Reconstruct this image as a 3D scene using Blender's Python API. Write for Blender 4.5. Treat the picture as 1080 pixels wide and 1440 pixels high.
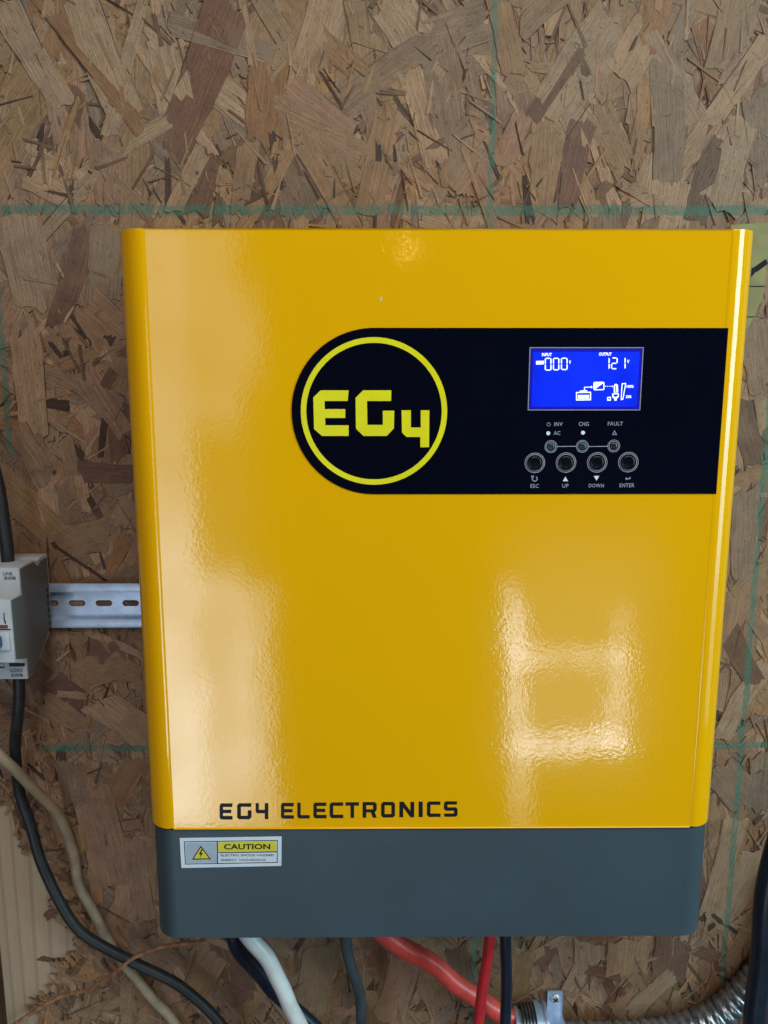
import bpy, bmesh, math, random
from mathutils import Vector, Matrix
from mathutils.geometry import tessellate_polygon

for o in list(bpy.data.objects):
    bpy.data.objects.remove(o)
scene = bpy.context.scene
COL = scene.collection
R = math.radians

# ------------------------------------------------------------------ camera
CAM_Z = 1.5            # lens height above the floor
CAM_Y = -0.576         # lens distance from the wall (wall surface is y = 0)
PITCH, YAW = R(9.66), R(-0.40)
F = 1080.0             # focal length in photograph pixels (27 mm on a 36 mm tall sensor)
cd = bpy.data.cameras.new('camera')
cam = bpy.data.objects.new('camera', cd)
COL.objects.link(cam)
cd.sensor_fit = 'VERTICAL'
cd.sensor_height = 36.0
cd.lens = 27.0
cd.clip_start, cd.clip_end = 0.02, 60
cam.location = (0, CAM_Y, CAM_Z)
cam.rotation_euler = (R(90) - PITCH, 0, YAW)
scene.camera = cam

# ------------------------------------------------------------------ world and lamps
world = bpy.data.worlds.new('World')
scene.world = world
world.use_nodes = True
bgn = world.node_tree.nodes['Background']
bgn.inputs[0].default_value = (0.86, 0.92, 1.0, 1)
bgn.inputs[1].default_value = 0.028

scene.view_settings.view_transform = 'Standard'
scene.view_settings.look = 'None'
scene.view_settings.exposure = 0.0
scene.view_settings.gamma = 1.0
scene.view_settings.use_curve_mapping = False
scene.cycles.use_denoising = True
scene.cycles.max_bounces = 6
scene.cycles.sample_clamp_indirect = 4.0


def lamp(name, x0, x1, z0, z1, y, radiance, colour, aim=None, loc=None):
    """rectangular lamp; x0..x1, z0..z1 is the opening it fills, facing the wall"""
    l = bpy.data.lights.new(name, 'AREA')
    l.shape = 'RECTANGLE'
    l.size, l.size_y = abs(x1 - x0), abs(z1 - z0)
    l.energy = radiance * math.pi * l.size * l.size_y
    l.color = colour
    o = bpy.data.objects.new(name, l)
    COL.objects.link(o)
    o.location = loc if loc else ((x0 + x1) / 2, y, CAM_Z + (z0 + z1) / 2)
    d = Vector(aim if aim else (0, 1, 0))
    o.rotation_euler = d.to_track_quat('-Z', 'Y').to_euler()
    return o


# broad soft fill lamp added high behind the camera for the general light
lamp('overhead_fill', -1.0, 1.0, -0.5, 0.5, 0, 4.35, (1.0, 0.91, 0.80), aim=(-0.30, 1.0, -0.95), loc=(0.50, -1.45, CAM_Z + 1.35))


def opening(o, build):
    """varies the emission of a lamp over its area, patterned to shape its reflections"""
    l = o.data
    l.use_nodes = True
    t = l.node_tree
    em = next(n for n in t.nodes if n.type == 'EMISSION')

    def M(op, a, b=0.0, c=0.0):
        n = t.nodes.new('ShaderNodeMath')
        n.operation = op
        for i, v in enumerate((a, b, c)):
            if isinstance(v, (int, float)): n.inputs[i].default_value = v
            else: t.links.new(v, n.inputs[i])
        return n.outputs[0]

    def S(v, lo, hi, a=0.0, b=1.0):
        n = t.nodes.new('ShaderNodeMapRange')
        n.interpolation_type = 'SMOOTHSTEP'
        t.links.new(v, n.inputs[0])
        for i, q in enumerate((lo, hi, a, b)): n.inputs[i + 1].default_value = q
        return n.outputs[0]

    def band(v, lo, hi, soft):
        return M('MULTIPLY', S(v, lo - soft, lo + soft), S(v, hi - soft, hi + soft, 1, 0))
    geo = t.nodes.new('ShaderNodeNewGeometry')
    sep = t.nodes.new('ShaderNodeSeparateXYZ')
    t.links.new(geo.outputs['Position'], sep.inputs[0])

    def N(scale, detail=3):
        n = t.nodes.new('ShaderNodeTexNoise')
        t.links.new(geo.outputs['Position'], n.inputs['Vector'])
        n.inputs['Scale'].default_value = scale
        n.inputs['Detail'].default_value = detail
        return n.outputs[0]
    st = build(M, S, band, N, sep.outputs[0], M('SUBTRACT', sep.outputs[2], CAM_Z))
    t.links.new(st, em.inputs['Strength'])


DAY = (0.84, 0.93, 1.0)


# the open doorway on the left, seen as tall streaks in the enamel: bright ground, duller towards the lintel
def doorway(M, S, band, N, X, Z):
    low = S(Z, -1.25, 0.10, 1.0, 0.25)
    xw = M('ADD', X, M('MULTIPLY', M('SUBTRACT', N(2.2), .5), .10))
    c1 = band(X, -0.745, -0.562, .010)
    c2 = M('MULTIPLY', band(X, -0.562, -0.415, .016), M('SUBTRACT', .60, M('MULTIPLY', band(Z, -0.58, -0.14, .07), .56)))
    c3 = M('MULTIPLY', band(xw, -0.415, -0.335, .022), M('ADD', M('MULTIPLY', S(Z, -0.66, -0.58, 1, 0), .42), M('MULTIPLY', band(Z, 0.02, 0.26, .10), .55)))
    glow = M('MULTIPLY', S(X, -0.44, -0.28, 1, 0), .05)
    f = M('ADD', M('ADD', c1, c2), M('ADD', c3, glow))
    f = M('MULTIPLY', f, S(N(4.5), .28, .68, .72, 1.1))
    return M('MULTIPLY', f, low)


opening(lamp('doorway', -0.81, -0.26, -1.47, 0.45, -2.00, 7.2, DAY), doorway)


# window lamp; bright bars patterned into its emission to shape the enamel reflection
def window(M, S, band, N, X, Z):
    xw = M('ADD', X, M('MULTIPLY', M('SUBTRACT', N(9), .5), .035))
    zw = M('ADD', Z, M('MULTIPLY', M('SUBTRACT', N(11), .5), .035))
    zt = M('SUBTRACT', zw, M('MULTIPLY', M('SUBTRACT', X, .58), .09))
    xl = M('ADD', xw, M('MULTIPLY', M('ADD', Z, 1.0), .07))
    inner = M('MULTIPLY', band(X, .43, .76, .02), band(Z, -1.16, -.84, .02))
    left = M('MULTIPLY', band(xl, .420, .463, .010), M('MULTIPLY', S(Z, -1.45, -1.10, .22, .74), S(Z, -.70, -.58, 1, 0)))
    blob = M('MULTIPLY', band(xl, .425, .490, .02), band(Z, -.92, -.72, .05))
    top = M('MULTIPLY', band(zw, -.884, -.842, .010), band(X, .46, .785, .02))
    bot = M('MULTIPLY', band(zt, -1.186, -1.134, .010), band(X, .44, .795, .02))
    right = M('MULTIPLY', band(xw, .744, .792, .010), M('ADD', M('MULTIPLY', band(Z, -1.19, -.84, .02), .55), M('MULTIPLY', band(Z, -.86, -.70, .03), .28)))
    f = M('ADD', left, M('ADD', M('MULTIPLY', blob, .35), M('ADD', M('MULTIPLY', top, .60), M('ADD', bot, right))))
    f = M('MULTIPLY', f, S(N(16, 4), .30, .66, .45, 1.15))
    soft = M('MULTIPLY', band(X, .42, .86, .14), band(Z, -1.25, -.50, .20))
    return M('ADD', f, M('ADD', M('MULTIPLY', inner, .04), M('MULTIPLY', soft, .075)))


opening(lamp('window', 0.26, 1.02, -1.47, -0.28, -2.00, 8.6, DAY), window)
# cool daylight from an opening on the right, catching the rounded edge
def side_view(M, S, band, N, X, Z):
    return M('MULTIPLY', S(Z, -0.95, 0.25, .10, 1.0), S(N(3.0), .3, .7, .8, 1.1))


opening(lamp('side_window', -0.36, 0.36, -1.15, 1.15, 0, 11.0, (0.56, 0.93, 1.0), aim=(-1, 0.45, 0), loc=(1.9, -1.15, CAM_Z + 0.10)), side_view)
# a small bulb behind the camera
lamp('bulb', -0.010, 0.010, -0.010, 0.010, 0, 34.0, (1.0, 0.62, 0.16), aim=(0, 1, 0), loc=(0.085, -2.0, CAM_Z + 0.385))


# ------------------------------------------------------------------ helpers
def at(px, py, y=0.0):
    """point of the plane at depth y that the photograph shows at (px, py)"""
    u, v = (px - 540) / F, (720 - py) / F
    dx, dy, dz = u, math.cos(PITCH) + v * math.sin(PITCH), -math.sin(PITCH) + v * math.cos(PITCH)
    c, s = math.cos(YAW), math.sin(YAW)
    dx, dy = c * dx - s * dy, s * dx + c * dy
    t = (y - CAM_Y) / dy
    return Vector((t * dx, y, CAM_Z + t * dz))


def tag(o, label=None, cat=None, group=None, kind=None):
    if label: o['label'] = label
    if cat: o['category'] = cat
    if group: o['group'] = group
    if kind: o['kind'] = kind
    return o


def link(name, me, mat=None, parent=None):
    o = bpy.data.objects.new(name, me)
    COL.objects.link(o)
    if mat and not me.materials:
        me.materials.append(mat)
    if parent:
        o.parent = parent
        o.matrix_parent_inverse = parent.matrix_world.inverted()
    return o


def empty(name, loc):
    o = bpy.data.objects.new(name, None)
    o.empty_display_size = 0.02
    COL.objects.link(o)
    o.location = loc
    o.matrix_world = Matrix.Translation(loc)
    return o


def bm_obj(name, bm, mat, parent=None, smooth=40):
    bmesh.ops.recalc_face_normals(bm, faces=bm.faces)
    me = bpy.data.meshes.new(name)
    bm.to_mesh(me)
    bm.free()
    if smooth:
        for p in me.polygons: p.use_smooth = True
        me.set_sharp_from_angle(angle=R(smooth))
    return link(name, me, mat, parent)


def bm_box(bm, x0, x1, y0, y1, z0, z1, bevel=0.0, seg=2):
    g = bmesh.ops.create_cube(bm, size=1.0)
    vs = g['verts']
    for v in vs:
        v.co = Vector((x0 + (v.co.x + .5) * (x1 - x0), y0 + (v.co.y + .5) * (y1 - y0), z0 + (v.co.z + .5) * (z1 - z0)))
    if bevel:
        es = list({e for v in vs for e in v.link_edges})
        bmesh.ops.bevel(bm, geom=es, offset=bevel, segments=seg, profile=0.5, affect='EDGES')


def box(name, x0, x1, y0, y1, z0, z1, mat, parent=None, bevel=0.0, seg=2):
    bm = bmesh.new()
    bm_box(bm, x0, x1, y0, y1, z0, z1, bevel, seg)
    return bm_obj(name, bm, mat, parent)


def flat_bm(bm, polys, y_front, thick):
    """polys: list of loops of (x, z) (first outer, then holes) -> slab facing -y"""
    loops = [[Vector((x, z, 0)) for x, z in p] for p in polys]
    tris = tessellate_polygon(loops)
    pts = [v for l in loops for v in l]
    f = [bm.verts.new((p.x, y_front, p.y)) for p in pts]
    b = [bm.verts.new((p.x, y_front + thick, p.y)) for p in pts]
    for t in tris:
        try:
            bm.faces.new([f[i] for i in t])
            bm.faces.new([b[i] for i in reversed(t)])
        except ValueError:
            pass
    k = 0
    for l in loops:
        n = len(l)
        for i in range(n):
            a, c = k + i, k + (i + 1) % n
            try:
                bm.faces.new((f[a], f[c], b[c], b[a]))
            except ValueError:
                pass
        k += n


def flat(name, shapes, y_front, thick, mat, parent=None):
    """shapes: list of polys (each outer + holes)"""
    bm = bmesh.new()
    for s in shapes:
        flat_bm(bm, s, y_front, thick)
    return bm_obj(name, bm, mat, parent, smooth=0)


def xz(pts, y):
    out = []
    for p in pts:
        q = at(p[0], p[1], y)
        out.append((q.x, q.z))
    return out


def circle(cx, cz, r, n=48, a0=0.0, a1=None):
    if a1 is None:
        return [(cx + r * math.cos(2 * math.pi * i / n), cz + r * math.sin(2 * math.pi * i / n)) for i in range(n)]
    return [(cx + r * math.cos(a0 + (a1 - a0) * i / n), cz + r * math.sin(a0 + (a1 - a0) * i / n)) for i in range(n + 1)]


def rect(x0, x1, z0, z1):
    return [(x0, z0), (x1, z0), (x1, z1), (x0, z1)]


def lettering(name, text, x0, x1, z0, z1, y, mat, parent, bold=0.0, spacing=1.0, thick=0.00005):
    """flat printed text fitted to the rectangle x0..x1, z0..z1"""
    cu = bpy.data.curves.new(name, 'FONT')
    cu.body = text
    cu.offset = bold
    cu.space_character = spacing
    cu.resolution_u = 3
    tmp = bpy.data.objects.new(name, cu)
    COL.objects.link(tmp)
    dg = bpy.context.evaluated_depsgraph_get()
    me = bpy.data.meshes.new_from_object(tmp.evaluated_get(dg))
    bpy.data.objects.remove(tmp)
    bpy.data.curves.remove(cu)
    xs = [v.co.x for v in me.vertices]; ys = [v.co.y for v in me.vertices]
    if not xs:
        return None
    ax, bx_, ay, by = min(xs), max(xs), min(ys), max(ys)
    for v in me.vertices:
        v.co = Vector((x0 + (v.co.x - ax) / (bx_ - ax) * (x1 - x0), y, z0 + (v.co.y - ay) / max(1e-6, by - ay) * (z1 - z0)))
    me.materials.clear()
    return link(name, me, mat, parent)


def catmull(pts, n=12):
    P = [Vector(p) for p in pts]
    P = [P[0] * 2 - P[1]] + P + [P[-1] * 2 - P[-2]]
    out = []
    for i in range(1, len(P) - 2):
        a, b, c, d = P[i - 1], P[i], P[i + 1], P[i + 2]
        for k in range(n):
            t = k / n
            out.append(0.5 * ((2 * b) + (c - a) * t + (2 * a - 5 * b + 4 * c - d) * t * t + (3 * b - a - 3 * c + d) * t ** 3))
    out.append(P[-2])
    return out


def resample(pts, step):
    out = [pts[0]]
    need = step
    for a, b in zip(pts, pts[1:]):
        L = (b - a).length
        pos = 0.0
        while L - pos >= need:
            pos += need
            out.append(a.lerp(b, pos / L))
            need = step
        need -= (L - pos)
    return out


def tube_bm(bm, pts, rad, sides=16, caps=True):
    """rad: number or function(distance along, index)"""
    n = len(pts)
    up = Vector((0.13, 1, 0.21)).normalized()
    rings = []
    dist = 0.0
    for i, p in enumerate(pts):
        t = (pts[min(i + 1, n - 1)] - pts[max(i - 1, 0)]).normalized()
        if i: dist += (p - pts[i - 1]).length
        s = t.cross(up).normalized()
        up = s.cross(t).normalized()
        r = rad(dist, i) if callable(rad) else rad
        rings.append([bm.verts.new(p + (s * math.cos(2 * math.pi * k / sides) + up * math.sin(2 * math.pi * k / sides)) * r) for k in range(sides)])
    for a, b in zip(rings, rings[1:]):
        for k in range(sides):
            bm.faces.new((a[k], a[(k + 1) % sides], b[(k + 1) % sides], b[k]))
    if caps:
        bm.faces.new(rings[0][::-1])
        bm.faces.new(rings[-1])


def cable(name, pix, dia, mat, label, cat='cable', group=None, wob=0.0004, sides=16):
    """pix: (px, py, depth y) along the cable"""
    pts = catmull([at(*p) for p in pix], 14)
    for _ in range(14):
        pts = [pts[0]] + [(a + b * 2 + c) / 4 for a, b, c in zip(pts, pts[1:], pts[2:])] + [pts[-1]]
    rr = random.Random(hash_of(name + label))
    ph = rr.random() * 9
    pts = [p + Vector((wob * math.sin(i * .21 + ph), wob * math.sin(i * .17 + 2 * ph), 0)) for i, p in enumerate(pts)]
    bm = bmesh.new()
    tube_bm(bm, pts, dia / 2, sides)
    o = bm_obj(name, bm, mat, None, smooth=60)
    return tag(o, label, cat, group)


def hash_of(s):
    h = 7
    for c in s: h = (h * 131 + ord(c)) % 1000003
    return h


# ------------------------------------------------------------------ materials
class NT:
    def __init__(self, name):
        self.m = bpy.data.materials.new(name)
        self.m.use_nodes = True
        self.t = self.m.node_tree
        self.bsdf = self.t.nodes['Principled BSDF']

    def node(self, kind, **kw):
        n = self.t.nodes.new(kind)
        for k, v in kw.items():
            setattr(n, k, v)
        return n

    def put(self, sock, v):
        if hasattr(v, 'node') and hasattr(v, 'is_output'):
            self.t.links.new(v, sock)
        else:
            sock.default_value = v

    def math(self, op, a, b=0.0, c=0.0, clamp=False):
        n = self.node('ShaderNodeMath', operation=op, use_clamp=clamp)
        for i, v in enumerate((a, b, c)):
            self.put(n.inputs[i], v)
        return n.outputs[0]

    def mix(self, fac, a, b, blend='MIX'):
        n = self.node('ShaderNodeMix', data_type='RGBA', blend_type=blend)
        self.put(n.inputs[0], fac)
        for i, v in ((6, a), (7, b)):
            if isinstance(v, tuple) and len(v) == 3: v = v + (1,)
            self.put(n.inputs[i], v)
        return n.outputs[2]

    def noise(self, vec, scale, detail=3, rough=.55, dist=0.0, dim='3D'):
        n = self.node('ShaderNodeTexNoise', noise_dimensions=dim)
        if vec is not None: self.put(n.inputs['Vector'], vec)
        n.inputs['Scale'].default_value = scale
        n.inputs['Detail'].default_value = detail
        n.inputs['Roughness'].default_value = rough
        n.inputs['Distortion'].default_value = dist
        return n.outputs[0]

    def ramp(self, v, lo, hi, a=0.0, b=1.0):
        n = self.node('ShaderNodeMapRange')
        n.interpolation_type = 'SMOOTHSTEP'
        for i, q in enumerate((v, lo, hi, a, b)):
            self.put(n.inputs[i], q)
        return n.outputs[0]

    def mapping(self, vec, scale, loc=(0, 0, 0), rot=(0, 0, 0)):
        n = self.node('ShaderNodeMapping')
        self.put(n.inputs[0], vec)
        n.inputs[1].default_value = loc
        n.inputs[2].default_value = rot
        n.inputs[3].default_value = scale
        return n.outputs[0]

    def bump(self, h, strength=.3, dist=.001, normal=None):
        n = self.node('ShaderNodeBump')
        n.inputs['Strength'].default_value = strength
        n.inputs['Distance'].default_value = dist
        self.put(n.inputs['Height'], h)
        if normal is not None: self.put(n.inputs['Normal'], normal)
        return n.outputs[0]

    def set(self, **kw):
        names = dict(col='Base Color', rough='Roughness', metal='Metallic', normal='Normal', spec='Specular IOR Level',
                     emit='Emission Color', estr='Emission Strength', coat='Coat Weight', coatr='Coat Roughness', sheen='Sheen Weight')
        for k, v in kw.items():
            if isinstance(v, tuple) and len(v) == 3: v = v + (1,)
            self.put(self.bsdf.inputs[names[k]], v)
        return self.m

    def pos(self):
        return self.node('ShaderNodeNewGeometry').outputs['Position']


def simple(name, col, rough=.5, metal=0.0, var=.12, scale=60, spec=.5, bump=0.0, bscale=900, bdist=.0004, emit=None, estr=0.0):
    n = NT(name)
    p = n.pos()
    f = n.ramp(n.noise(p, scale, 4), .3, .7)
    c2 = tuple(c * (1 - 2 * var) for c in col)
    c = n.mix(f, tuple(x * (1 + var) for x in col), c2)
    n.set(col=c, metal=metal, spec=spec, rough=n.math('ADD', n.math('MULTIPLY', n.noise(p, scale * 3, 3), .16), rough - .08, clamp=True))
    if bump:
        n.set(normal=n.bump(n.noise(p, bscale, 3), bump, bdist))
    if emit:
        n.set(emit=emit, estr=estr)
    return n.m


# positions on the wall of the drawn layout lines
Z_H1 = at(300, 296).z
Z_H2 = at(300, 1050).z
X_V1 = at(692, 150).x
X_V2 = at(1045, 1000).x
X_V3 = at(1, 450).x
V2_END = at(1010, 1385).z
V3_END = at(0, 640).z
H2_START = at(56, 1050).x


def strand_material():
    n = NT('wood_strand')
    at_ = n.node('ShaderNodeAttribute', attribute_name='tint')
    tint = at_.outputs['Color']
    uv = n.node('ShaderNodeUVMap').outputs[0]
    p = n.pos()
    warp = n.node('ShaderNodeTexNoise')
    n.put(warp.inputs['Vector'], n.mapping(uv, (22, 60, 1)))
    warp.inputs['Scale'].default_value = 1.0
    warp.inputs['Detail'].default_value = 2
    wv = n.node('ShaderNodeVectorMath', operation='MULTIPLY_ADD')
    n.put(wv.inputs[0], warp.outputs['Color'])
    wv.inputs[1].default_value = (.0, .0045, 0)
    n.put(wv.inputs[2], uv)
    uvw = wv.outputs[0]
    g1 = n.noise(n.mapping(uvw, (26, 1100, 1)), 1.0, 5, .68, .2)     # fine fibre
    g2 = n.noise(n.mapping(uvw, (7, 130, 1)), 1.0, 4, .6, .8)        # growth bands
    g3 = n.noise(p, 70, 5, .65)                                       # blotches
    g5 = n.noise(p, 420, 4, .7)                                       # dust and fuzz
    pores = n.noise(n.mapping(uvw, (190, 1300, 1)), 1.0, 3, .6)
    c = n.mix(n.ramp(g1, .25, .75), n.mix(1.0, tint, (.62, .58, .53), 'MULTIPLY'), n.mix(1.0, tint, (1.30, 1.26, 1.20), 'MULTIPLY'))
    c = n.mix(n.math('MULTIPLY', n.ramp(g2, .48, .72), .22), c, n.mix(1.0, tint, (.66, .57, .50), 'MULTIPLY'))
    c = n.mix(n.math('MULTIPLY', n.ramp(g3, .42, .66), .52), c, n.mix(1.0, c, (.66, .63, .64), 'MULTIPLY'))
    c = n.mix(n.math('MULTIPLY', n.ramp(g5, .35, .7), .30), c, n.mix(1.0, c, (.66, .64, .62), 'MULTIPLY'))
    c = n.mix(n.math('MULTIPLY', n.ramp(pores, .60, .70), .65), c, (.06, .036, .026))
    # mottled weathering of the whole board, bleeding from strand to strand
    g4 = n.noise(p, 11, 4)
    c = n.mix(n.math('MULTIPLY', n.ramp(g4, .40, .66), .24), c, n.mix(.55, n.mix(1.0, c, (.80, .82, .86), 'MULTIPLY'), (.175, .140, .112)))
    g6 = n.noise(n.mapping(p, (1, 1, 1), (3.1, 0, 1.7)), 17, 4)
    c = n.mix(n.math('MULTIPLY', n.ramp(g6, .50, .70), .35), c, (.30, .195, .115))
    # small dark knots and resin spots
    vo = n.node('ShaderNodeTexVoronoi', feature='F1')
    n.put(vo.inputs['Vector'], n.mapping(p, (1, .05, .75)))
    vo.inputs['Scale'].default_value = 34
    wob = n.math('MULTIPLY', n.noise(p, 420, 2), .07)
    spot = n.ramp(n.math('ADD', vo.outputs['Distance'], wob), .075, .105, 1, 0)
    csep = n.node('ShaderNodeSeparateColor')
    n.put(csep.inputs[0], vo.outputs['Color'])
    spot = n.math('MULTIPLY', spot, n.math('GREATER_THAN', csep.outputs[0], .62))
    c = n.mix(n.math('MULTIPLY', spot, .85), c, (.035, .022, .018))
    # green layout lines of a felt marker
    sx = n.node('ShaderNodeSeparateXYZ')
    n.put(sx.inputs[0], p)
    X, Z = sx.outputs[0], sx.outputs[2]
    wx = n.math('MULTIPLY', n.math('SUBTRACT', n.noise(n.mapping(p, (25, 0, 4)), 1, 2), .5), .004)
    wz = n.math('MULTIPLY', n.math('SUBTRACT', n.noise(n.mapping(p, (4, 0, 25)), 1, 2), .5), .004)
    rag = n.math('MULTIPLY', n.math('SUBTRACT', n.noise(n.mapping(p, (900, 300, 160)), 1, 3), .5), .0035)
    ragv = n.math('MULTIPLY', n.math('SUBTRACT', n.noise(p, 500, 3), .5), .0022)

    def line(coord, c0, wobble, half, r):
        d = n.math('ABSOLUTE', n.math('SUBTRACT', n.math('ADD', coord, wobble), c0))
        return n.ramp(n.math('ADD', d, r), half * .8, half * 1.2, 1, 0)
    h1 = line(Z, Z_H1, wx, .0034, rag)
    h2 = n.math('MULTIPLY', line(Z, Z_H2, wx, .0026, rag), n.math('GREATER_THAN', X, H2_START))
    v1 = line(X, X_V1, wz, .0022, ragv)
    v2 = n.math('MULTIPLY', line(X, X_V2, wz, .0024, ragv), n.math('GREATER_THAN', Z, V2_END))
    v3 = n.math('MULTIPLY', line(X, X_V3, wz, .0024, ragv), n.math('GREATER_THAN', Z, V3_END))
    m = h1
    for q in (h2, v1, v2, v3):
        m = n.math('MAXIMUM', m, q)
    patch = n.ramp(n.noise(p, 130, 4, .65), .32, .60, .42, .95)
    m = n.math('MULTIPLY', m, patch)
    c = n.mix(m, c, n.mix(.30, (.032, .155, .120), c))
    hgt = n.math('ADD', n.math('MULTIPLY', g1, .6), n.math('MULTIPLY', g2, .8))
    hgt = n.math('SUBTRACT', hgt, n.math('MULTIPLY', n.ramp(pores, .60, .72), .5))
    hgt = n.math('ADD', hgt, n.math('MULTIPLY', g5, .7))
    n.set(col=c, rough=n.ramp(g1, .2, .8, .50, .68), spec=.35, normal=n.bump(hgt, .8, .0007))
    return n.m


def board_material():
    n = NT('sawn_lumber')
    tc = n.pos()
    q = n.mapping(tc, (1, 1, .06), rot=(0, R(-9), 0))
    w = n.node('ShaderNodeTexWave', wave_type='BANDS', bands_direction='X')
    n.put(w.inputs['Vector'], q)
    w.inputs['Scale'].default_value = 24
    w.inputs['Distortion'].default_value = 5.0
    w.inputs['Detail'].default_value = 2
    w.inputs['Detail Scale'].default_value = .7
    fine = n.noise(n.mapping(tc, (1400, 60, 40)), 1, 3)
    c = n.mix(n.math('MULTIPLY', n.ramp(w.outputs[0], .78, 1.0), .45), (.42, .325, .235), (.23, .16, .105))
    c = n.mix(n.math('MULTIPLY', n.ramp(fine, .35, .7), .4), c, (.30, .22, .155))
    n.set(col=c, rough=.66, spec=.3, normal=n.bump(n.math('ADD', fine, w.outputs[0]), .3, .0004))
    return n.m


def enamel_material():
    n = NT('yellow_enamel')
    p = n.pos()
    peel = n.noise(p, 500, 2, .5)
    wavy = n.noise(p, 26, 2, .5)
    dust = n.noise(p, 700, 4, .7)
    c = n.mix(n.math('MULTIPLY', n.ramp(n.noise(p, 14, 3), .35, .7), .12), (.87, .432, .0008), (.81, .395, .0008))
    b1 = n.bump(wavy, .07, .002)
    b2 = n.bump(peel, .21, .00016, b1)
    n.set(col=c, rough=.5, spec=.0, normal=b2, coat=1.0, coatr=n.ramp(dust, .3, .8, .045, .075))
    n.put(n.bsdf.inputs['Coat Normal'], b2)
    n.put(n.bsdf.inputs['Coat IOR'], 1.62)
    return n.m


MAT = {}
MAT['strand'] = strand_material()
MAT['board'] = board_material()
MAT['enamel'] = enamel_material()
MAT['slate'] = simple('slate_powder_coat', (.046, .070, .093), .42, spec=.35, var=.05, scale=18, bump=.25, bscale=1500, bdist=.0002)
MAT['seam'] = simple('black_gap_fill', (.008, .008, .009), .6)
MAT['panel'] = simple('black_glossy_film', (.0016, .0022, .0085), .10, var=.05, scale=12, spec=.36)
MAT['ink'] = simple('black_ink', (.005, .006, .010), .42, var=.05, spec=.25)
MAT['lime'] = simple('lime_yellow_print', (.82, .74, .008), .32, var=.03)
MAT['print'] = simple('pale_grey_print', (.30, .31, .40), .5, var=.04)
MAT['line'] = simple('thin_violet_grey_line', (.40, .39, .48), .5, var=.04)
MAT['white'] = simple('white_print', (.78, .80, .84), .5, var=.03)
MAT['button'] = simple('black_rubber_button', (.002, .003, .008), .22, var=.05, spec=.3)
MAT['greenled'] = simple('smoky_green_lens', (.012, .040, .042), .2, var=.1)
MAT['redled'] = simple('smoky_red_lens', (.030, .014, .022), .2, var=.1)
_n = NT('blue_backlight')
MAT['screen'] = _n.set(col=(.0, .01, .3), rough=.2, emit=(.004, .022, .82), estr=_n.ramp(_n.noise(_n.pos(), 38, 2), .3, .7, .72, 1.12))
MAT['screenrim'] = simple('dim_blue_screen_edge', (.0, .005, .12), .2, var=.02, emit=(.012, .008, .45, 1), estr=.8)
MAT['glyph'] = simple('lit_white_glyph', (.7, .75, .8), .4, var=.02, emit=(.80, .88, 1.0, 1), estr=.95)
MAT['label'] = simple('pale_label_stock', (.60, .68, .80), .35, var=.03)
MAT['labelgrey'] = simple('grey_label_print', (.34, .41, .52), .35, var=.05)
MAT['labelyellow'] = simple('yellow_label_print', (.62, .56, .02), .35, var=.03)
MAT['breaker'] = simple('light_grey_plastic', (.46, .49, .54), .45, var=.05, bump=.15, bscale=1400)
MAT['breakerside'] = simple('shaded_plastic_side', (.125, .122, .122), .55, var=.06, scale=25, bump=.15, bscale=1400)  # side grey darkened in colour, standing in for the less lit face
MAT['bluetoggle'] = simple('blue_plastic', (.012, .06, .22), .35, var=.06)
MAT['redwin'] = simple('red_indicator', (.20, .035, .022), .4, var=.06)
MAT['steel'] = simple('zinc_plated_steel', (.48, .61, .82), .34, metal=.45, var=.10, scale=60, bump=.1, bscale=500)
MAT['galv'] = simple('galvanised_conduit', (.36, .39, .43), .28, metal=.8, var=.16, scale=120, bump=.12, bscale=700)
MAT['darksteel'] = simple('dull_dark_zinc', (.20, .22, .24), .36, metal=.85, var=.2, scale=120, bump=.12, bscale=700)
MAT['rubber'] = simple('black_cable_jacket', (.017, .020, .025), .48, var=.2, scale=90, bump=.3, bscale=420, bdist=.0005)
MAT['rubberblue'] = simple('blue_black_cable_jacket', (.010, .017, .036), .36, var=.15, scale=90, bump=.2, bscale=420)
MAT['greycable'] = simple('charcoal_cable_jacket', (.040, .050, .064), .45, var=.15, scale=90, bump=.3, bscale=420, bdist=.0005)
MAT['beige'] = simple('dusty_beige_jacket', (.30, .235, .160), .55, var=.14, scale=70, bump=.35, bscale=380, bdist=.0006)
MAT['whitecable'] = simple('white_cable_jacket', (.62, .64, .66), .38, var=.08, scale=60, bump=.2, bscale=300)
MAT['orange'] = simple('orange_red_jacket', (.68, .075, .060), .30, var=.12, scale=60, bump=.2, bscale=300)
MAT['red'] = simple('red_cable_jacket', (.52, .022, .030), .38, var=.10, scale=80, bump=.15, bscale=300)
MAT['plum'] = simple('plum_cable_jacket', (.22, .05, .08), .45, var=.12)
MAT['copper'] = simple('tarnished_copper', (.46, .22, .13), .34, metal=.3, var=.22, scale=200)
MAT['paper'] = simple('faded_yellow_card', (.25, .23, .085), .6, var=.10, scale=40, bump=.1)
MAT['screw'] = simple('bright_screw_steel', (.66, .68, .70), .28, metal=.5, var=.1)
MAT['dark'] = simple('dark_recess', (.01, .009, .008), .8)

# ------------------------------------------------------------------ the strand board wall
D = 0.125                                  # depth of the inverter in front of the wall
rng = random.Random(41)
TONES = {
    'pale': (.425, .305, .200), 'tan': (.345, .232, .140), 'gold': (.385, .242, .122), 'grey': (.275, .205, .148),
    'pink': (.355, .230, .160), 'red': (.200, .112, .078), 'orange': (.320, .185, .095), 'brown': (.185, .115, .072),
    'dark': (.070, .040, .028),
}
SVERT, SFACE, SCOL, SUV = [], [], [], []


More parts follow.
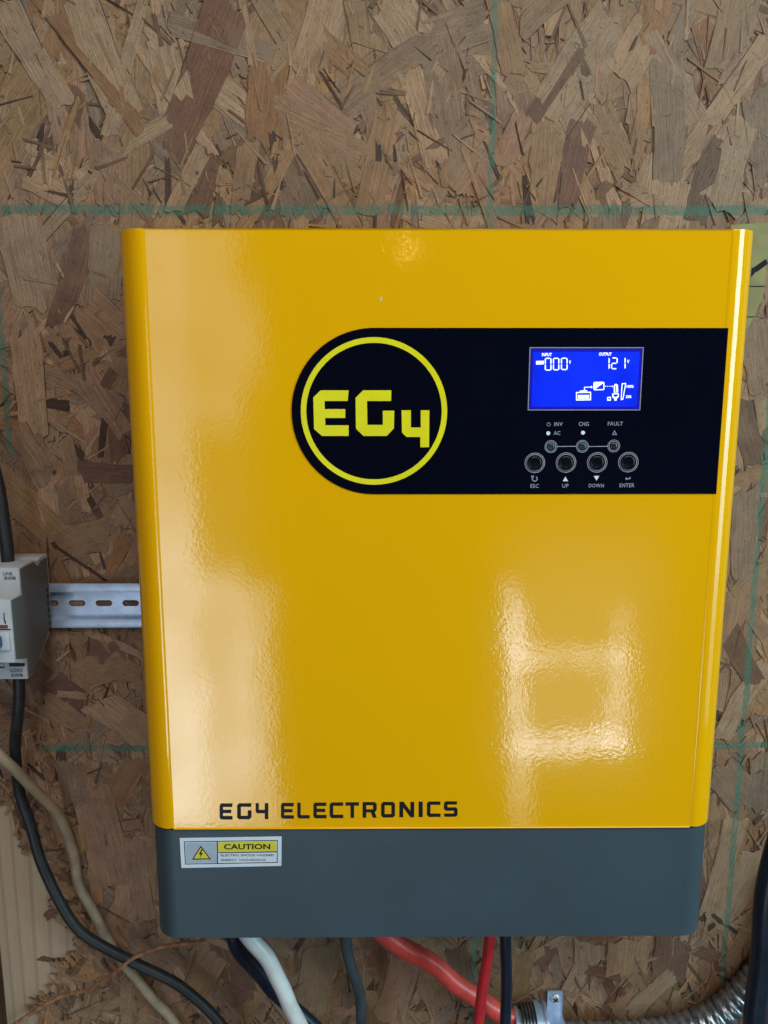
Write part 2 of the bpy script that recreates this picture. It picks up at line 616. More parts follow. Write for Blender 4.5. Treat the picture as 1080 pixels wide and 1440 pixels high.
def strand_shape(cx, cz, length, width, ang, h, rr, thick=.0012, tilt=(0, 0), jag=None, wedge=0.0, taper=0.0):
    """returns verts, faces, uv of one flat wood strand lying on the wall"""
    big = width > .006
    jag = (width * .22 if jag is None else jag)
    n = 9 if big else 4
    ns = 6 if big else 3
    a, b = [], []
    bow = rr.uniform(-.03, .03) * width
    wa = wb = 0.0
    rough = min(.035 * width, .0006) + .00012
    for i in range(n):
        s = -length / 2 + length * i / (n - 1)
        if 0 < i < n - 1: s += rr.uniform(-.3, .3) * length / n
        k = 1 - taper * (i / (n - 1))
        cv = bow * math.sin(math.pi * i / (n - 1)) * 3
        wa = wa * .6 + rr.uniform(-1, 1) * rough * (1 if rr.random() < .8 else 2.2)
        wb = wb * .6 + rr.uniform(-1, 1) * rough * (1 if rr.random() < .8 else 2.2)
        a.append((s, (width / 2) * k + cv + wa))
        b.append((s, (-width / 2) * k + cv + wb))
    slant0, slant1 = rr.uniform(-.5, .5) * width, rr.uniform(-.5, .5) * width
    e0, e1 = [], []
    for i in range(1, ns):
        f = i / ns
        e1.append((length / 2 + slant1 * (f - .5) + rr.uniform(-1, 1) * jag, a[-1][1] + (b[-1][1] - a[-1][1]) * f))
        e0.append((-length / 2 + slant0 * (f - .5) + rr.uniform(-1, 1) * jag, b[0][1] + (a[0][1] - b[0][1]) * f))
    a[-1] = (a[-1][0] - slant1 * .5, a[-1][1]); b[-1] = (b[-1][0] + slant1 * .5, b[-1][1])
    b[0] = (b[0][0] - slant0 * .5, b[0][1]); a[0] = (a[0][0] + slant0 * .5, a[0][1])
    outline = a + e1 + b[::-1] + e0
    ca, sa = math.cos(ang), math.sin(ang)
    nn = len(outline)
    inset = min(.00035, width * .12)
    top, rim, bot, uv = [], [], [], []
    ou, ov = rr.uniform(0, 50), rr.uniform(0, 50)
    for (s, w) in outline:
        L = math.hypot(s, w) or 1
        s2, w2 = s * (1 - inset / L), w * (1 - inset / L)
        hh = h + tilt[0] * s + tilt[1] * w
        top.append((cx + s2 * ca - w2 * sa, -hh, cz + s2 * sa + w2 * ca))
        rim.append((cx + s * ca - w * sa, -(hh - .00022), cz + s * sa + w * ca))
        bot.append((cx + s * ca - w * sa, -(hh - thick), cz + s * sa + w * ca))
        uv.append((s + ou, w + ov))
    verts = top + rim + bot
    faces = [tuple(range(nn))]
    for i in range(nn):
        j = (i + 1) % nn
        faces.append((i, nn + i, nn + j, j))
        faces.append((nn + i, 2 * nn + i, 2 * nn + j, nn + j))
    return verts, faces, uv + uv + uv, nn


def tone(name, rr, spread=.13):
    c = [k_ * q for k_, q in zip((.83, .755, .755), TONES[name])]
    k = 1 + rr.uniform(-spread, spread)
    t = rr.uniform(-.05, .05)
    return (c[0] * k * (1 + t), c[1] * k, c[2] * k * (1 - t))


strands = []          # dicts: shape + colour + area + visible


INV_POLY = [(176, 330), (1056, 330), (982, 1316), (234, 1316)]


def inside(px, py, poly):
    r = False
    n = len(poly)
    for i in range(n):
        (x1, y1), (x2, y2) = poly[i], poly[(i + 1) % n]
        if (y1 > py) != (y2 > py) and px < (x2 - x1) * (py - y1) / (y2 - y1) + x1:
            r = not r
    return r


HOLE_PX = [(-60, 1128), (26, 1134), (34, 1165), (58, 1192), (70, 1228), (84, 1262), (104, 1296), (122, 1326), (118, 1352),
           (96, 1378), (76, 1400), (60, 1440), (52, 1500), (-60, 1500)]
HOLE = xz(HOLE_PX, 0)


def add_strand(cx, cz, length, width, ang, h, col, rr, hero=False, **kw):
    v, f, uv, nn = strand_shape(cx, cz, length, width, ang, h, rr, **kw)
    strands.append(dict(v=v, f=f, uv=uv, nn=nn, col=col, area=length * width, c=(cx, cz), hero=hero, h=h))


HEROES = [  # x0, y0, x1, y1 in the photograph, width there, tone; later ones lie on top
    (228, 60, 245, 135, 52, 'pale'), (5, 5, 92, 152, 36, 'pale'), (40, 230, 120, 280, 60, 'pale'), (150, 200, 160, 285, 45, 'pink'),
    (320, 8, 238, 212, 56, 'red'), (108, -12, 176, 160, 42, 'pale'), (380, 85, 372, 205, 52, 'orange'), (240, 34, 390, 79, 27, 'grey'),
    (455, -5, 418, 130, 38, 'pale'), (445, 20, 378, 110, 19, 'tan'), (402, 122, 500, 200, 46, 'pink'), (545, 165, 518, 300, 35, 'tan'),
    (425, 190, 498, 325, 36, 'tan'), (350, 200, 338, 300, 26, 'tan'), (300, 215, 275, 300, 30, 'red'), (245, 300, 285, 210, 26, 'pale'),
    (450, 168, 606, 58, 42, 'grey'), (590, 62, 684, 30, 44, 'grey'), (578, 92, 613, 230, 37, 'pale'), (616, 58, 646, 256, 46, 'grey'),
    (500, 0, 515, 100, 25, 'tan'), (545, 0, 585, 62, 50, 'pale'), (700, 0, 725, 105, 30, 'tan'), (640, 270, 690, 200, 24, 'pink'),
    (770, 175, 762, 305, 40, 'tan'), (822, 168, 792, 290, 36, 'red'), (706, 232, 735, 160, 34, 'pink'), (700, 228, 818, 66, 22, 'brown'),
    (838, 148, 880, 240, 40, 'tan'), (772, 166, 866, 30, 62, 'pale'), (870, 112, 912, 40, 44, 'pale'), (934, 68, 938, 252, 38, 'grey'),
    (975, 310, 1006, 186, 30, 'brown'), (1040, 165, 1008, 292, 52, 'pale'), (1042, -5, 1014, 104, 45, 'tan'), (905, 60, 925, 0, 34, 'orange'),
    (948, 244, 1000, 168, 24, 'pale'), (960, 228, 1080, 58, 27, 'pale'), (1060, 130, 1075, 260, 34, 'grey'),
    (155, 318, 143, 430, 48, 'grey'), (22, 305, 50, 436, 58, 'pale'), (115, 430, 172, 482, 62, 'tan'), (124, 318, 78, 458, 33, 'red'),
    (35, 466, 50, 612, 38, 'pale'), (85, 516, 168, 484, 20, 'tan'), (166, 498, 158, 548, 36, 'tan'), (60, 567, 98, 571, 14, 'dark'),
    (98, 440, 121, 475, 5, 'dark'), (152, 482, 156, 472, 15, 'dark'), (118, 520, 178, 610, 26, 'pink'), (172, 588, 170, 645, 34, 'red'),
    (150, 586, 142, 644, 10, 'dark'), (113, 662, 192, 668, 30, 'red'), (80, 768, 152, 752, 42, 'tan'), (4, 684, 80, 752, 44, 'gold'),
    (62, 688, 72, 738, 30, 'pale'), (92, 618, 108, 702, 20, 'tan'), (112, 668, 122, 720, 16, 'pale'), (122, 694, 142, 729, 9, 'dark'),
    (75, 766, 150, 817, 4, 'dark'), (20, 600, 60, 660, 34, 'tan'), (152, 902, 130, 922, 36, 'red'), (115, 952, 182, 930, 44, 'tan'),
    (120, 884, 202, 921, 12, 'pale'), (138, 988, 214, 1042, 46, 'pale'), (60, 985, 118, 1022, 30, 'tan'), (80, 975, 122, 978, 10, 'pale'),
    (196, 1066, 164, 1132, 30, 'orange'), (125, 1108, 156, 1245, 50, 'pink'), (95, 1070, 110, 1130, 34, 'grey'), (178, 1224, 172, 1280, 20, 'pale'),
    (135, 1218, 136, 1272, 15, 'gold'), (190, 1180, 205, 1290, 30, 'pink'), (110, 1160, 118, 1200, 16, 'gold'),
    (1068, 1198, 1008, 1292, 40, 'pale'), (1036, 1152, 997, 1278, 30, 'pale'), (1000, 1284, 1046, 1319, 4, 'dark'), (1052, 1310, 1020, 1360, 26, 'tan'),
    (946, 1322, 938, 1378, 42, 'red'), (980, 1334, 1010, 1346, 14, 'red'), (886, 1320, 880, 1372, 50, 'pale'), (828, 1325, 832, 1360, 36, 'pale'),
    (772, 1328, 756, 1358, 22, 'red'), (792, 1320, 740, 1349, 14, 'pale'), (824, 1362, 874, 1373, 14, 'red'), (946, 1370, 884, 1426, 21, 'pale'),
    (864, 1404, 873, 1422, 20, 'tan'), (735, 1340, 725, 1400, 30, 'gold'), (590, 1330, 620, 1420, 34, 'tan'), (570, 1350, 545, 1440, 40, 'pink'),
    (450, 1330, 440, 1420, 40, 'tan'), (300, 1340, 270, 1400, 40, 'tan'), (640, 1330, 655, 1400, 26, 'brown'), (210, 1330, 250, 1360, 30, 'pink'),
    (1060, 452, 1072, 548, 40, 'grey'), (1040, 560, 1062, 650, 30, 'brown'), (1050, 690, 1043, 815, 38, 'grey'), (1075, 800, 1030, 860, 36, 'tan'),
    (1020, 880, 1062, 960, 30, 'brown'), (1078, 930, 1010, 1040, 26, 'pale'), (1010, 1080, 1050, 1130, 44, 'grey'), (1070, 1060, 1062, 1140, 26, 'grey'),
    (1035, 830, 1012, 930, 30, 'tan'),
]

# bed of random strands
X0, X1 = -0.46, 0.46
Z0, Z1 = CAM_Z - 0.70, CAM_Z + 0.40


def rand_angle(rr):
    return math.pi / 2 + (rr.gauss(0, .55) if rr.random() < .78 else rr.uniform(-1.5, 1.5))


def project(x, z):
    """where a wall point falls in the photograph (for picking the strands that show largest)"""
    d = Vector((x, 0 - CAM_Y, z - CAM_Z))
    c, s = math.cos(-YAW), math.sin(-YAW)
    dx, dy = c * d.x - s * d.y, s * d.x + c * d.y
    fw = dy * math.cos(PITCH) - d.z * math.sin(PITCH)
    up = dy * math.sin(PITCH) + d.z * math.cos(PITCH)
    return 540 + F * dx / fw, 720 - F * up / fw


NB = 3300
for i in range(NB):
    rr = random.Random(rng.random())
    L = rr.uniform(.045, .125)
    W = min(.036, max(.006, rr.lognormvariate(math.log(.0135), .5)))
    cx, cz = rr.uniform(X0, X1), rr.uniform(Z0, Z1)
    if inside(cx, cz, HOLE): continue
    ang = rand_angle(rr)
    ex, ez = math.cos(ang) * L / 2, math.sin(ang) * L / 2
    tries = 0
    while tries < 6 and (inside(cx + ex, cz + ez, HOLE) or inside(cx - ex, cz - ez, HOLE) or inside(cx + ex / 2, cz + ez / 2, HOLE) or inside(cx - ex / 2, cz - ez / 2, HOLE)
                         or inside(cx - W / 2, cz, HOLE)):
        L *= .72; W *= .85; ex *= .72; ez *= .72; tries += 1
    t = rr.choices(['pale', 'tan', 'gold', 'grey', 'pink', 'red', 'orange', 'brown'], [22, 28, 8, 14, 13, 7, 6, 6])[0]
    h = .0002 + .0014 * (i / NB)
    add_strand(cx, cz, L, W, ang, h, tone(t, rr), rr, tilt=(rr.uniform(-.009, .009), rr.uniform(-.03, .03)), taper=rr.uniform(0, .4))
for i, (ax, ay, bx_, by, w, t) in enumerate(HEROES):
    rr = random.Random(900 + i)
    a, b = at(ax, ay, -.001), at(bx_, by, -.001)
    mid = (a + b) / 2
    ppm = F / (mid - cam.location).length
    dv = b - a
    add_strand(mid.x, mid.z, math.hypot(dv.x, dv.z), w / ppm, math.atan2(dv.z, dv.x), .00165 + .00055 * i / len(HEROES), tone(t, rr, .07), rr,
               hero=True, tilt=(rr.uniform(-.003, .003), rr.uniform(-.008, .008)), taper=rr.uniform(-.1, .25),
               jag=min(.004, w / ppm * .16))
# thin slivers on larger strand edges: dark for cracks, pale for painted edge highlights
for s in [q for q in strands if q['area'] > .0006 and (q['hero'] or rng.random() < .45)]:
    rr = random.Random(rng.random())
    for sd in (0, 1):
        if rr.random() < .35: continue
        n_ = 9
        side_pts = s['v'][0:9] if sd == 0 else s['v'][14:23]
        i0 = rr.randrange(0, 5); i1 = min(8, i0 + rr.randrange(2, 6))
        A, B = Vector(side_pts[i0]), Vector(side_pts[i1])
        d_ = B - A
        mid = (A + B) / 2
        if inside(mid.x, mid.z, HOLE): continue
        add_strand(mid.x, mid.z, math.hypot(d_.x, d_.z), rr.uniform(.0004, .0011), math.atan2(d_.z, d_.x), -mid.y + .00012, tone(rr.choice(['dark', 'dark', 'brown', 'pale', 'pale']), rr, .25), rr,
                   taper=rr.uniform(.2, .9), jag=.0004, thick=.0004)
# medium chips and fine slivers, crowded in clusters
clusters = [(rng.uniform(X0, X1), rng.uniform(Z0, Z1), rng.uniform(.012, .045)) for _ in range(150)]
for i in range(8500):
    rr = random.Random(rng.random())
    if rr.random() < .62:
        k = clusters[rr.randrange(len(clusters))]
        cx, cz = rr.gauss(k[0], k[2]), rr.gauss(k[1], k[2])
    else:
        cx, cz = rr.uniform(X0, X1), rr.uniform(Z0, Z1)
    if inside(cx, cz, HOLE): continue
    q = rr.random()
    if q < .16:
        L, W = rr.uniform(.016, .042), rr.uniform(.003, .009)
        h = rr.uniform(.0008, .00185)
    elif q < .55:
        L, W = rr.uniform(.005, .022), rr.uniform(.0006, .0024)
        h = rr.uniform(.0008, .00185)
    else:
        L, W = rr.uniform(.0015, .008), rr.uniform(.0003, .0010)
        h = rr.uniform(.0012, .0023)
    t = rr.choices(['pale', 'tan', 'gold', 'grey', 'pink', 'red', 'orange', 'brown', 'dark'], [20, 20, 7, 10, 6, 6, 5, 14, 16])[0]
    add_strand(cx, cz, L, W, rand_angle(rr) if rr.random() < .7 else rr.uniform(0, 3.14), h, tone(t, rr, .2), rr,
               tilt=(rr.uniform(-.03, .03), rr.uniform(-.05, .05)), taper=rr.uniform(0, .7), jag=W * .5)
# long thin fibres pressed into the face
for i in range(3600):
    rr = random.Random(rng.random())
    cx, cz = rr.uniform(X0, X1), rr.uniform(Z0, Z1)
    if inside(cx, cz, HOLE): continue
    t = rr.choices(['pale', 'gold', 'tan', 'pink', 'red', 'brown', 'dark'], [28, 12, 18, 10, 10, 14, 7])[0]
    add_strand(cx, cz, rr.uniform(.008, .034), rr.uniform(.0006, .0030), rand_angle(rr), rr.uniform(.0012, .0022), tone(t, rr, .2), rr,
               tilt=(rr.uniform(-.03, .03), rr.uniform(-.06, .06)), taper=rr.uniform(.1, .8), jag=.0008)
# torn fringe round the broken opening
for i in range(len(HOLE_PX) - 3):
    if i == 0: continue
    (ax, ay), (bx_, by) = HOLE_PX[i], HOLE_PX[i + 1]
    for k in range(30):
        rr = random.Random(i * 77 + k)
        f = rr.random()
        p = at(ax + (bx_ - ax) * f + rr.gauss(5, 5), ay + (by - ay) * f + rr.gauss(-2, 5))
        t = rr.choices(['pale', 'gold', 'tan', 'brown', 'dark'], [20, 34, 26, 14, 6])[0]
        add_strand(p.x, p.z, rr.uniform(.007, .036), rr.uniform(.0014, .009), math.pi / 2 + rr.gauss(.45, .5), rr.uniform(.0004, .0020), tone(t, rr, .2), rr,
                   tilt=(rr.uniform(-.08, .08), rr.uniform(-.09, .09)), taper=rr.uniform(0, .8), jag=.0015)

SIDE_SHADE = (.62, .55, .50)  # strand sides darkened in colour, standing in for shade where strands overlap


def strand_mesh(name, items):
    V, Fc, U, C = [], [], [], []
    for s in items:
        o = len(V)
        V += s['v']
        Fc += [tuple(i + o for i in f) for f in s['f']]
        U += s['uv']
        c = s['col']
        cd_ = (c[0] * SIDE_SHADE[0], c[1] * SIDE_SHADE[1], c[2] * SIDE_SHADE[2])
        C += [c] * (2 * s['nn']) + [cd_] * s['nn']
    me = bpy.data.meshes.new(name)
    me.from_pydata(V, [], Fc)
    uvl = me.uv_layers.new(name='UVMap')
    vi = [0] * len(me.loops)
    me.loops.foreach_get('vertex_index', vi)
    flatuv = [0.0] * (2 * len(vi))
    for k, i in enumerate(vi):
        flatuv[2 * k], flatuv[2 * k + 1] = U[i]
    uvl.data.foreach_set('uv', flatuv)
    ca = me.color_attributes.new('tint', 'FLOAT_COLOR', 'POINT')
    fc = [0.0] * (4 * len(V))
    for i, c in enumerate(C):
        fc[4 * i:4 * i + 4] = (c[0], c[1], c[2], 1.0)
    ca.data.foreach_set('color', fc)
    me.materials.append(MAT['strand'])
    return me


def wall_sheet():
    """backing sheet of the board, with a rough opening for the lumber behind"""
    n = NT('strand_board_backing')
    p = n.pos()
    vo = n.node('ShaderNodeTexVoronoi', feature='F1')
    n.put(vo.inputs['Vector'], n.mapping(p, (1, 0, .28)))
    vo.inputs['Scale'].default_value = 42
    vo.inputs['Randomness'].default_value = 1.0
    sc = n.node('ShaderNodeSeparateColor')
    n.put(sc.inputs[0], vo.outputs['Color'])
    c = n.mix(sc.outputs[0], (.19, .12, .08), (.35, .25, .165))
    c = n.mix(n.ramp(n.noise(n.mapping(p, (400, 10, 30)), 1, 3), .35, .7), c, n.mix(1.0, c, (.7, .66, .6), 'MULTIPLY'))
    n.set(col=c, rough=.65, spec=.3, normal=n.bump(vo.outputs['Distance'], .5, .001))
    outer = rect(-1.3, 1.3, CAM_Z - 1.45, CAM_Z + 1.1)
    bm = bmesh.new()
    flat_bm(bm, [outer, list(HOLE)], 0.0, .011)
    return bm_obj('wall', bm, n.m, None, smooth=0)


wall = tag(wall_sheet(), 'brown oriented strand board wall marked with green felt-pen layout lines', 'wall', kind='structure')

tag(box('gap_backing', -.60, -.20, .090, .100, CAM_Z - 1.0, CAM_Z - .2, MAT['board']), 'added sheet behind the torn opening in the wall, keeping its gap dark', 'wall', kind='structure')  # sheet added behind the wall so the gap beside the stud renders dark
parts, rest = [], []
for s in strands:
    px, py = project(*s['c'])
    s['vis'] = -5 < px < 1085 and -5 < py < 1445 and not inside(px, py, INV_POLY)
cand = sorted([s for s in strands if s['vis']], key=lambda s: -(s['area'] * (3 if s['hero'] else 1) * (.4 + s['h'] / .0012)))[:298]
ids = {id(s) for s in cand}
for s in strands:
    if id(s) in ids:
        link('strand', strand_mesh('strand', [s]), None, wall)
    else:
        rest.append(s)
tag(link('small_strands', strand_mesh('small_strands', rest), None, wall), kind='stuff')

# lumber seen through the torn corner of the board
bx0 = at(4, 1330, .003).x
bm = bmesh.new()
bm_box(bm, at(6, 1400, .0012).x, at(150, 1300).x, .0012, .040, CAM_Z - .72, at(20, 1120).z, .001)
lum = bm_obj('lumber_stud', bm, MAT['board'])
tag(lum, 'pale sawn lumber stud showing through the torn lower left of the wall', 'stud')
kn = flat('knot', [[xz([(50, 1350), (60, 1344), (75, 1347), (100, 1346), (118, 1344), (122, 1350), (100, 1352), (78, 1352), (80, 1363), (70, 1353), (58, 1352)], .0010)]],
          .0010, .0001, MAT['dark'] if False else simple('dark_knot_wood', (.12, .075, .045), .7, var=.3, scale=300), lum)

# ------------------------------------------------------------------ inverter
YF = -D
tl, tr = at(172, 322, YF), at(1060, 321, YF)
bl, br = at(220, 1165, YF), at(996, 1162, YF)
ZT = (at(300, 322, YF).z + at(950, 321, YF).z) / 2
ZS = (at(300, 1166, YF).z + at(950, 1162, YF).z) / 2
ZB = (at(300, 1322.5, YF).z + at(920, 1316, YF).z) / 2
RC = 0.017


def silhouette_x(px, py, side):
    """x of the outer side so that the rounded edge is seen ending at px"""
    lo, hi = .05, .35
    for _ in range(40):
        m = (lo + hi) / 2
        best = -1
        for k in range(40):
            a = math.pi / 2 * k / 59
            x, y = side * (m - RC + RC * math.sin(a)), YF + RC * (1 - math.cos(a))
            q = at(px, py, y)
            best = max(best, side * (x - q.x))
        if best > 0: hi = m
        else: lo = m
    return side * (lo + hi) / 2


XL = (silhouette_x(172, 420, -1) + silhouette_x(177, 420, -1) + silhouette_x(205, 950, -1)) / 3
XR = (silhouette_x(1052, 420, 1) + silhouette_x(1008, 985, 1)) / 2
print('INV', XL, XR, ZT - CAM_Z, ZS - CAM_Z, ZB - CAM_Z)


def shell(name, xl, xr, yf, yb, z0, z1, r, mat, parent, bev, lip=0.0):
    prof = [(xl, yb)]
    n = 14
    yl = yf - lip                     # the pressed bend stands slightly proud of the flat front
    for k in range(n + 1):
        a = math.pi / 2 * k / n
        prof.append((xl + r - r * math.cos(a), yl + r - r * math.sin(a)))
    if lip: prof += [(xl + r + .0006, yl + lip * .3), (xl + r + .0014, yf)]
    if lip: prof += [(xr - r - .0014, yf), (xr - r - .0006, yl + lip * .3)]
    for k in range(n + 1):
        a = math.pi / 2 * k / n
        prof.append((xr - r + r * math.sin(a), yl + r - r * math.cos(a)))
    prof.append((xr, yb))
    bm = bmesh.new()
    lo = [bm.verts.new((x, y, z0)) for x, y in prof]
    hi = [bm.verts.new((x, y, z1)) for x, y in prof]
    m = len(prof)
    for i in range(m):
        j = (i + 1) % m
        bm.faces.new((lo[i], lo[j], hi[j], hi[i]))
    f1, f2 = bm.faces.new(hi), bm.faces.new(lo[::-1])
    es = list(f1.edges) + list(f2.edges)
    bmesh.ops.bevel(bm, geom=es, offset=bev, segments=3, profile=.5, affect='EDGES')
    o = bm_obj(name, bm, mat, parent, smooth=35)
    for p in o.data.polygons:              # the large sheets stay dead flat
        if p.area > .004: p.use_smooth = False
    return o


inv = empty('inverter', ((XL + XR) / 2, -.06, ZB))
tag(inv, 'yellow wall-mounted power inverter with black control panel and slate lower cover', 'inverter')
shell('cover', XL, XR, YF, -.006, ZS, ZT, RC, MAT['enamel'], inv, .0009, lip=.00030)
shell('lower_cover', XL + .0012, XR - .0012, YF + .0012, -.006, ZB, ZS - .0016, RC - .001, MAT['slate'], inv, .0012)
shell('seam_filler', XL + .004, XR - .004, YF + .004, -.010, ZS - .004, ZS + .004, RC - .003, MAT['seam'], inv, .0003)  # black strip added to darken the shadow gap between the covers

# control panel
YP = YF - .0005
c0 = at(527, 578, YP)
rr_ = (at(527, 461, YP).z - at(527, 695, YP).z) / 2
zc = (at(527, 461, YP).z + at(527, 695, YP).z) / 2
xr_ = (at(1024, 459, YP).x + at(1008, 692, YP).x) / 2
xc = at(410, 578, YP).x + rr_
outline = [(xr_, zc - rr_), (xr_, zc + rr_)] + circle(xc, zc, rr_, 48, math.pi / 2, math.pi * 1.5)
panel = flat('control_panel', [[outline]], YP, .00045, MAT['panel'], inv)
YQ = YP - .00012


def prt(name, shapes, mat, y=None, thick=.00008, parent=panel):
    return flat(name, shapes, YQ if y is None else y, thick, mat, parent)


ro = (at(629, 579, YQ).x - at(423, 579, YQ).x) / 2
lx, lz = at(526, 579.5, YQ).x, at(526, 579.5, YQ).z
prt('logo_ring', [[circle(lx, lz, ro, 72), circle(lx, lz, ro * .925, 72)]], MAT['lime'])


def zl(pts, y=None):        # logo detail
    return xz([(380 + x / 3.6, 440 + yy / 3.6) for x, yy in pts], YQ if y is None else y)


prt('logo_letter', [[zl([(255, 392), (397, 392), (392, 446), (275, 446), (276, 487), (380, 487), (380, 532), (278, 532), (279, 569), (397, 569), (397, 623), (262, 623), (222, 588), (218, 428)])]], MAT['lime'])
prt('logo_letter', [[zl([(470, 392), (613, 392), (612, 446), (490, 446), (492, 567), (570, 567), (570, 495), (628, 495), (626, 585), (590, 623), (472, 623), (434, 586), (432, 430)])]], MAT['lime'])
prt('logo_letter', [[zl([(665, 493), (712, 493), (712, 580), (762, 580), (762, 493), (806, 493), (804, 680), (760, 680), (760, 628), (690, 628), (667, 606)])]], MAT['lime'])


# screen
def zs(x, y):
    return 730 + x / 5.684, 470 + y / 5.684


def zb(x, y):
    return 730 + x / 5.684, 580 + y / 5.684


def sp(pts, f=zs, y=None):
    return xz([f(*p) for p in pts], YQ if y is None else y)


def bbox_of(pts):
    xs = [p[0] for p in pts]; zs_ = [p[1] for p in pts]
    return min(xs), max(xs), min(zs_), max(zs_)


q = sp([(85, 108), (995, 100), (970, 605), (68, 612)])
fx0, fx1 = (q[0][0] + q[3][0]) / 2, (q[1][0] + q[2][0]) / 2
fz1, fz0 = (q[0][1] + q[1][1]) / 2, (q[2][1] + q[3][1]) / 2
w_ = .0005
prt('screen_border', [[rect(fx0, fx1, fz0, fz1), rect(fx0 + w_, fx1 - w_, fz0 + w_, fz1 - w_)]], MAT['print'])
prt('screen_edge', [[rect(fx0 + w_ * 1.5, fx1 - w_ * 1.5, fz0 + w_ * 1.5, fz1 - w_ * 1.5)]], MAT['screenrim'], y=YQ + .00003)
g_ = .0022
YS = YQ - .00008
scr = prt('screen', [[rect(fx0 + g_, fx1 - g_, fz0 + g_, fz1 - g_ * 1.2)]], MAT['screen'], y=YS)
YG = YS - .00012


def gl(pts):
    return sp(pts, zs, YG)


def glyph(name, shapes):
    return prt(name, shapes, MAT['glyph'], y=YG, thick=.00006)


def seven(x0, x1, y0, y1, segs, t=9):
    m = (y0 + y1) / 2
    sh = []
    gp = 2
    R_ = lambda a, b, c, d: [gl([(a, c), (b, c), (b, d), (a, d)])]
    if 'a' in segs: sh.append([gl([(x0 + t + gp, y0), (x1 - t - gp, y0), (x1 - t - gp, y0 + t), (x0 + t + gp, y0 + t)])])
    if 'd' in segs: sh.append(R_(x0 + t + gp, x1 - t - gp, y1 - t, y1))
    if 'g' in segs: sh.append(R_(x0 + t + gp, x1 - t - gp, m - t / 2, m + t / 2))
    if 'f' in segs: sh.append([gl([(x0, y0 + t), (x0 + t, y0 + 3), (x0 + t, m - gp), (x0, m - gp - 3)])])
    if 'b' in segs: sh.append([gl([(x1 - t, y0 + 3), (x1, y0 + t), (x1, m - gp - 3), (x1 - t, m - gp)])])
    if 'e' in segs: sh.append([gl([(x0, m + gp + 3), (x0 + t, m + gp), (x0 + t, y1 - 3), (x0, y1 - t)])])
    if 'c' in segs: sh.append([gl([(x1 - t, m + gp), (x1, m + gp + 3), (x1, y1 - t), (x1 - t, y1 - 3)])])
    return sh


glyph('input_digit', seven(205, 259, 188, 291, 'abcdef'))
glyph('input_digit', seven(270, 322, 188, 289, 'abcdef'))
glyph('input_digit', seven(334, 388, 187, 287, 'abcdef'))
glyph('output_digit', seven(672, 724, 186, 280, 'bc'))
glyph('output_digit', seven(735, 788, 185, 280, 'abged'))
glyph('output_digit', seven(800, 852, 184, 278, 'bc'))


def text_px(name, s, f, x0, x1, y0, y1, y, mat, parent, bold=.02, spacing=1.0):
    a, b = at(*f(x0, y1), y), at(*f(x1, y0), y)
    return lettering(name, s, a.x, b.x, a.z, b.z, y, mat, parent, bold, spacing)


text_px('screen_text', 'INPUT', zs, 182, 262, 150, 176, YG, MAT['glyph'], panel, .03)
text_px('screen_text', 'OUTPUT', zs, 638, 740, 146, 172, YG, MAT['glyph'], panel, .03)
text_px('screen_text', 'V', zs, 398, 415, 210, 238, YG, MAT['glyph'], panel, .03)
text_px('screen_text', 'V', zs, 862, 882, 204, 232, YG, MAT['glyph'], panel, .03)
text_px('screen_text', '100%', zs, 858, 916, 406, 428, YG, MAT['glyph'], panel, .03)
text_px('screen_text', '25%', zs, 852, 898, 488, 510, YG, MAT['glyph'], panel, .03)
glyph('mode_badge', [[gl([(136, 214), (198, 212), (198, 240), (136, 243)])]])
glyph('battery_icon', [[gl([(455, 462), (484, 462), (486, 450), (542, 448), (545, 460), (575, 460), (575, 528), (455, 530)]),
                        gl([(463, 470), (567, 468), (567, 520), (463, 522)])],
                       [gl([(470, 486), (560, 485), (560, 514), (470, 516)])]])
glyph('inverter_icon', [[gl([(594, 390), (602, 381), (674, 380), (682, 388), (682, 440), (674, 447), (602, 448), (594, 440)]),
                         gl([(606, 440), (674, 390), (674, 439)])]])
glyph('flow_arrow', [[gl([(519, 446), (519, 421), (574, 419), (574, 412), (590, 422), (574, 433), (574, 425), (526, 427), (526, 446)])],
                     *[[gl([(688 + k * 14, 413), (694 + k * 14, 413), (694 + k * 14, 419), (688 + k * 14, 419)])] for k in range(4)],
                     [gl([(742, 408), (752, 416), (742, 425)])]])
glyph('lamp_icon', [[gl([(757, 466), (757, 412), (765, 398), (782, 397), (790, 410), (792, 466)]),
                     gl([(768, 462), (768, 412), (772, 406), (776, 412), (777, 462)])],
                    [gl([(744, 474), (797, 472), (797, 500), (782, 514), (780, 530), (762, 531), (760, 516), (745, 502)]),
                     gl([(752, 481), (790, 480), (788, 494), (772, 503), (756, 496)])]])
glyph('load_badge', [[gl([(704, 502), (734, 500), (734, 530), (704, 532)]), gl([(712, 510), (726, 509), (726, 522), (712, 523)])]])
glyph('load_gauge', [[gl([(820, 392), (856, 390), (832, 524), (812, 526)]), gl([(827, 399), (848, 398), (827, 515), (819, 516)])]])

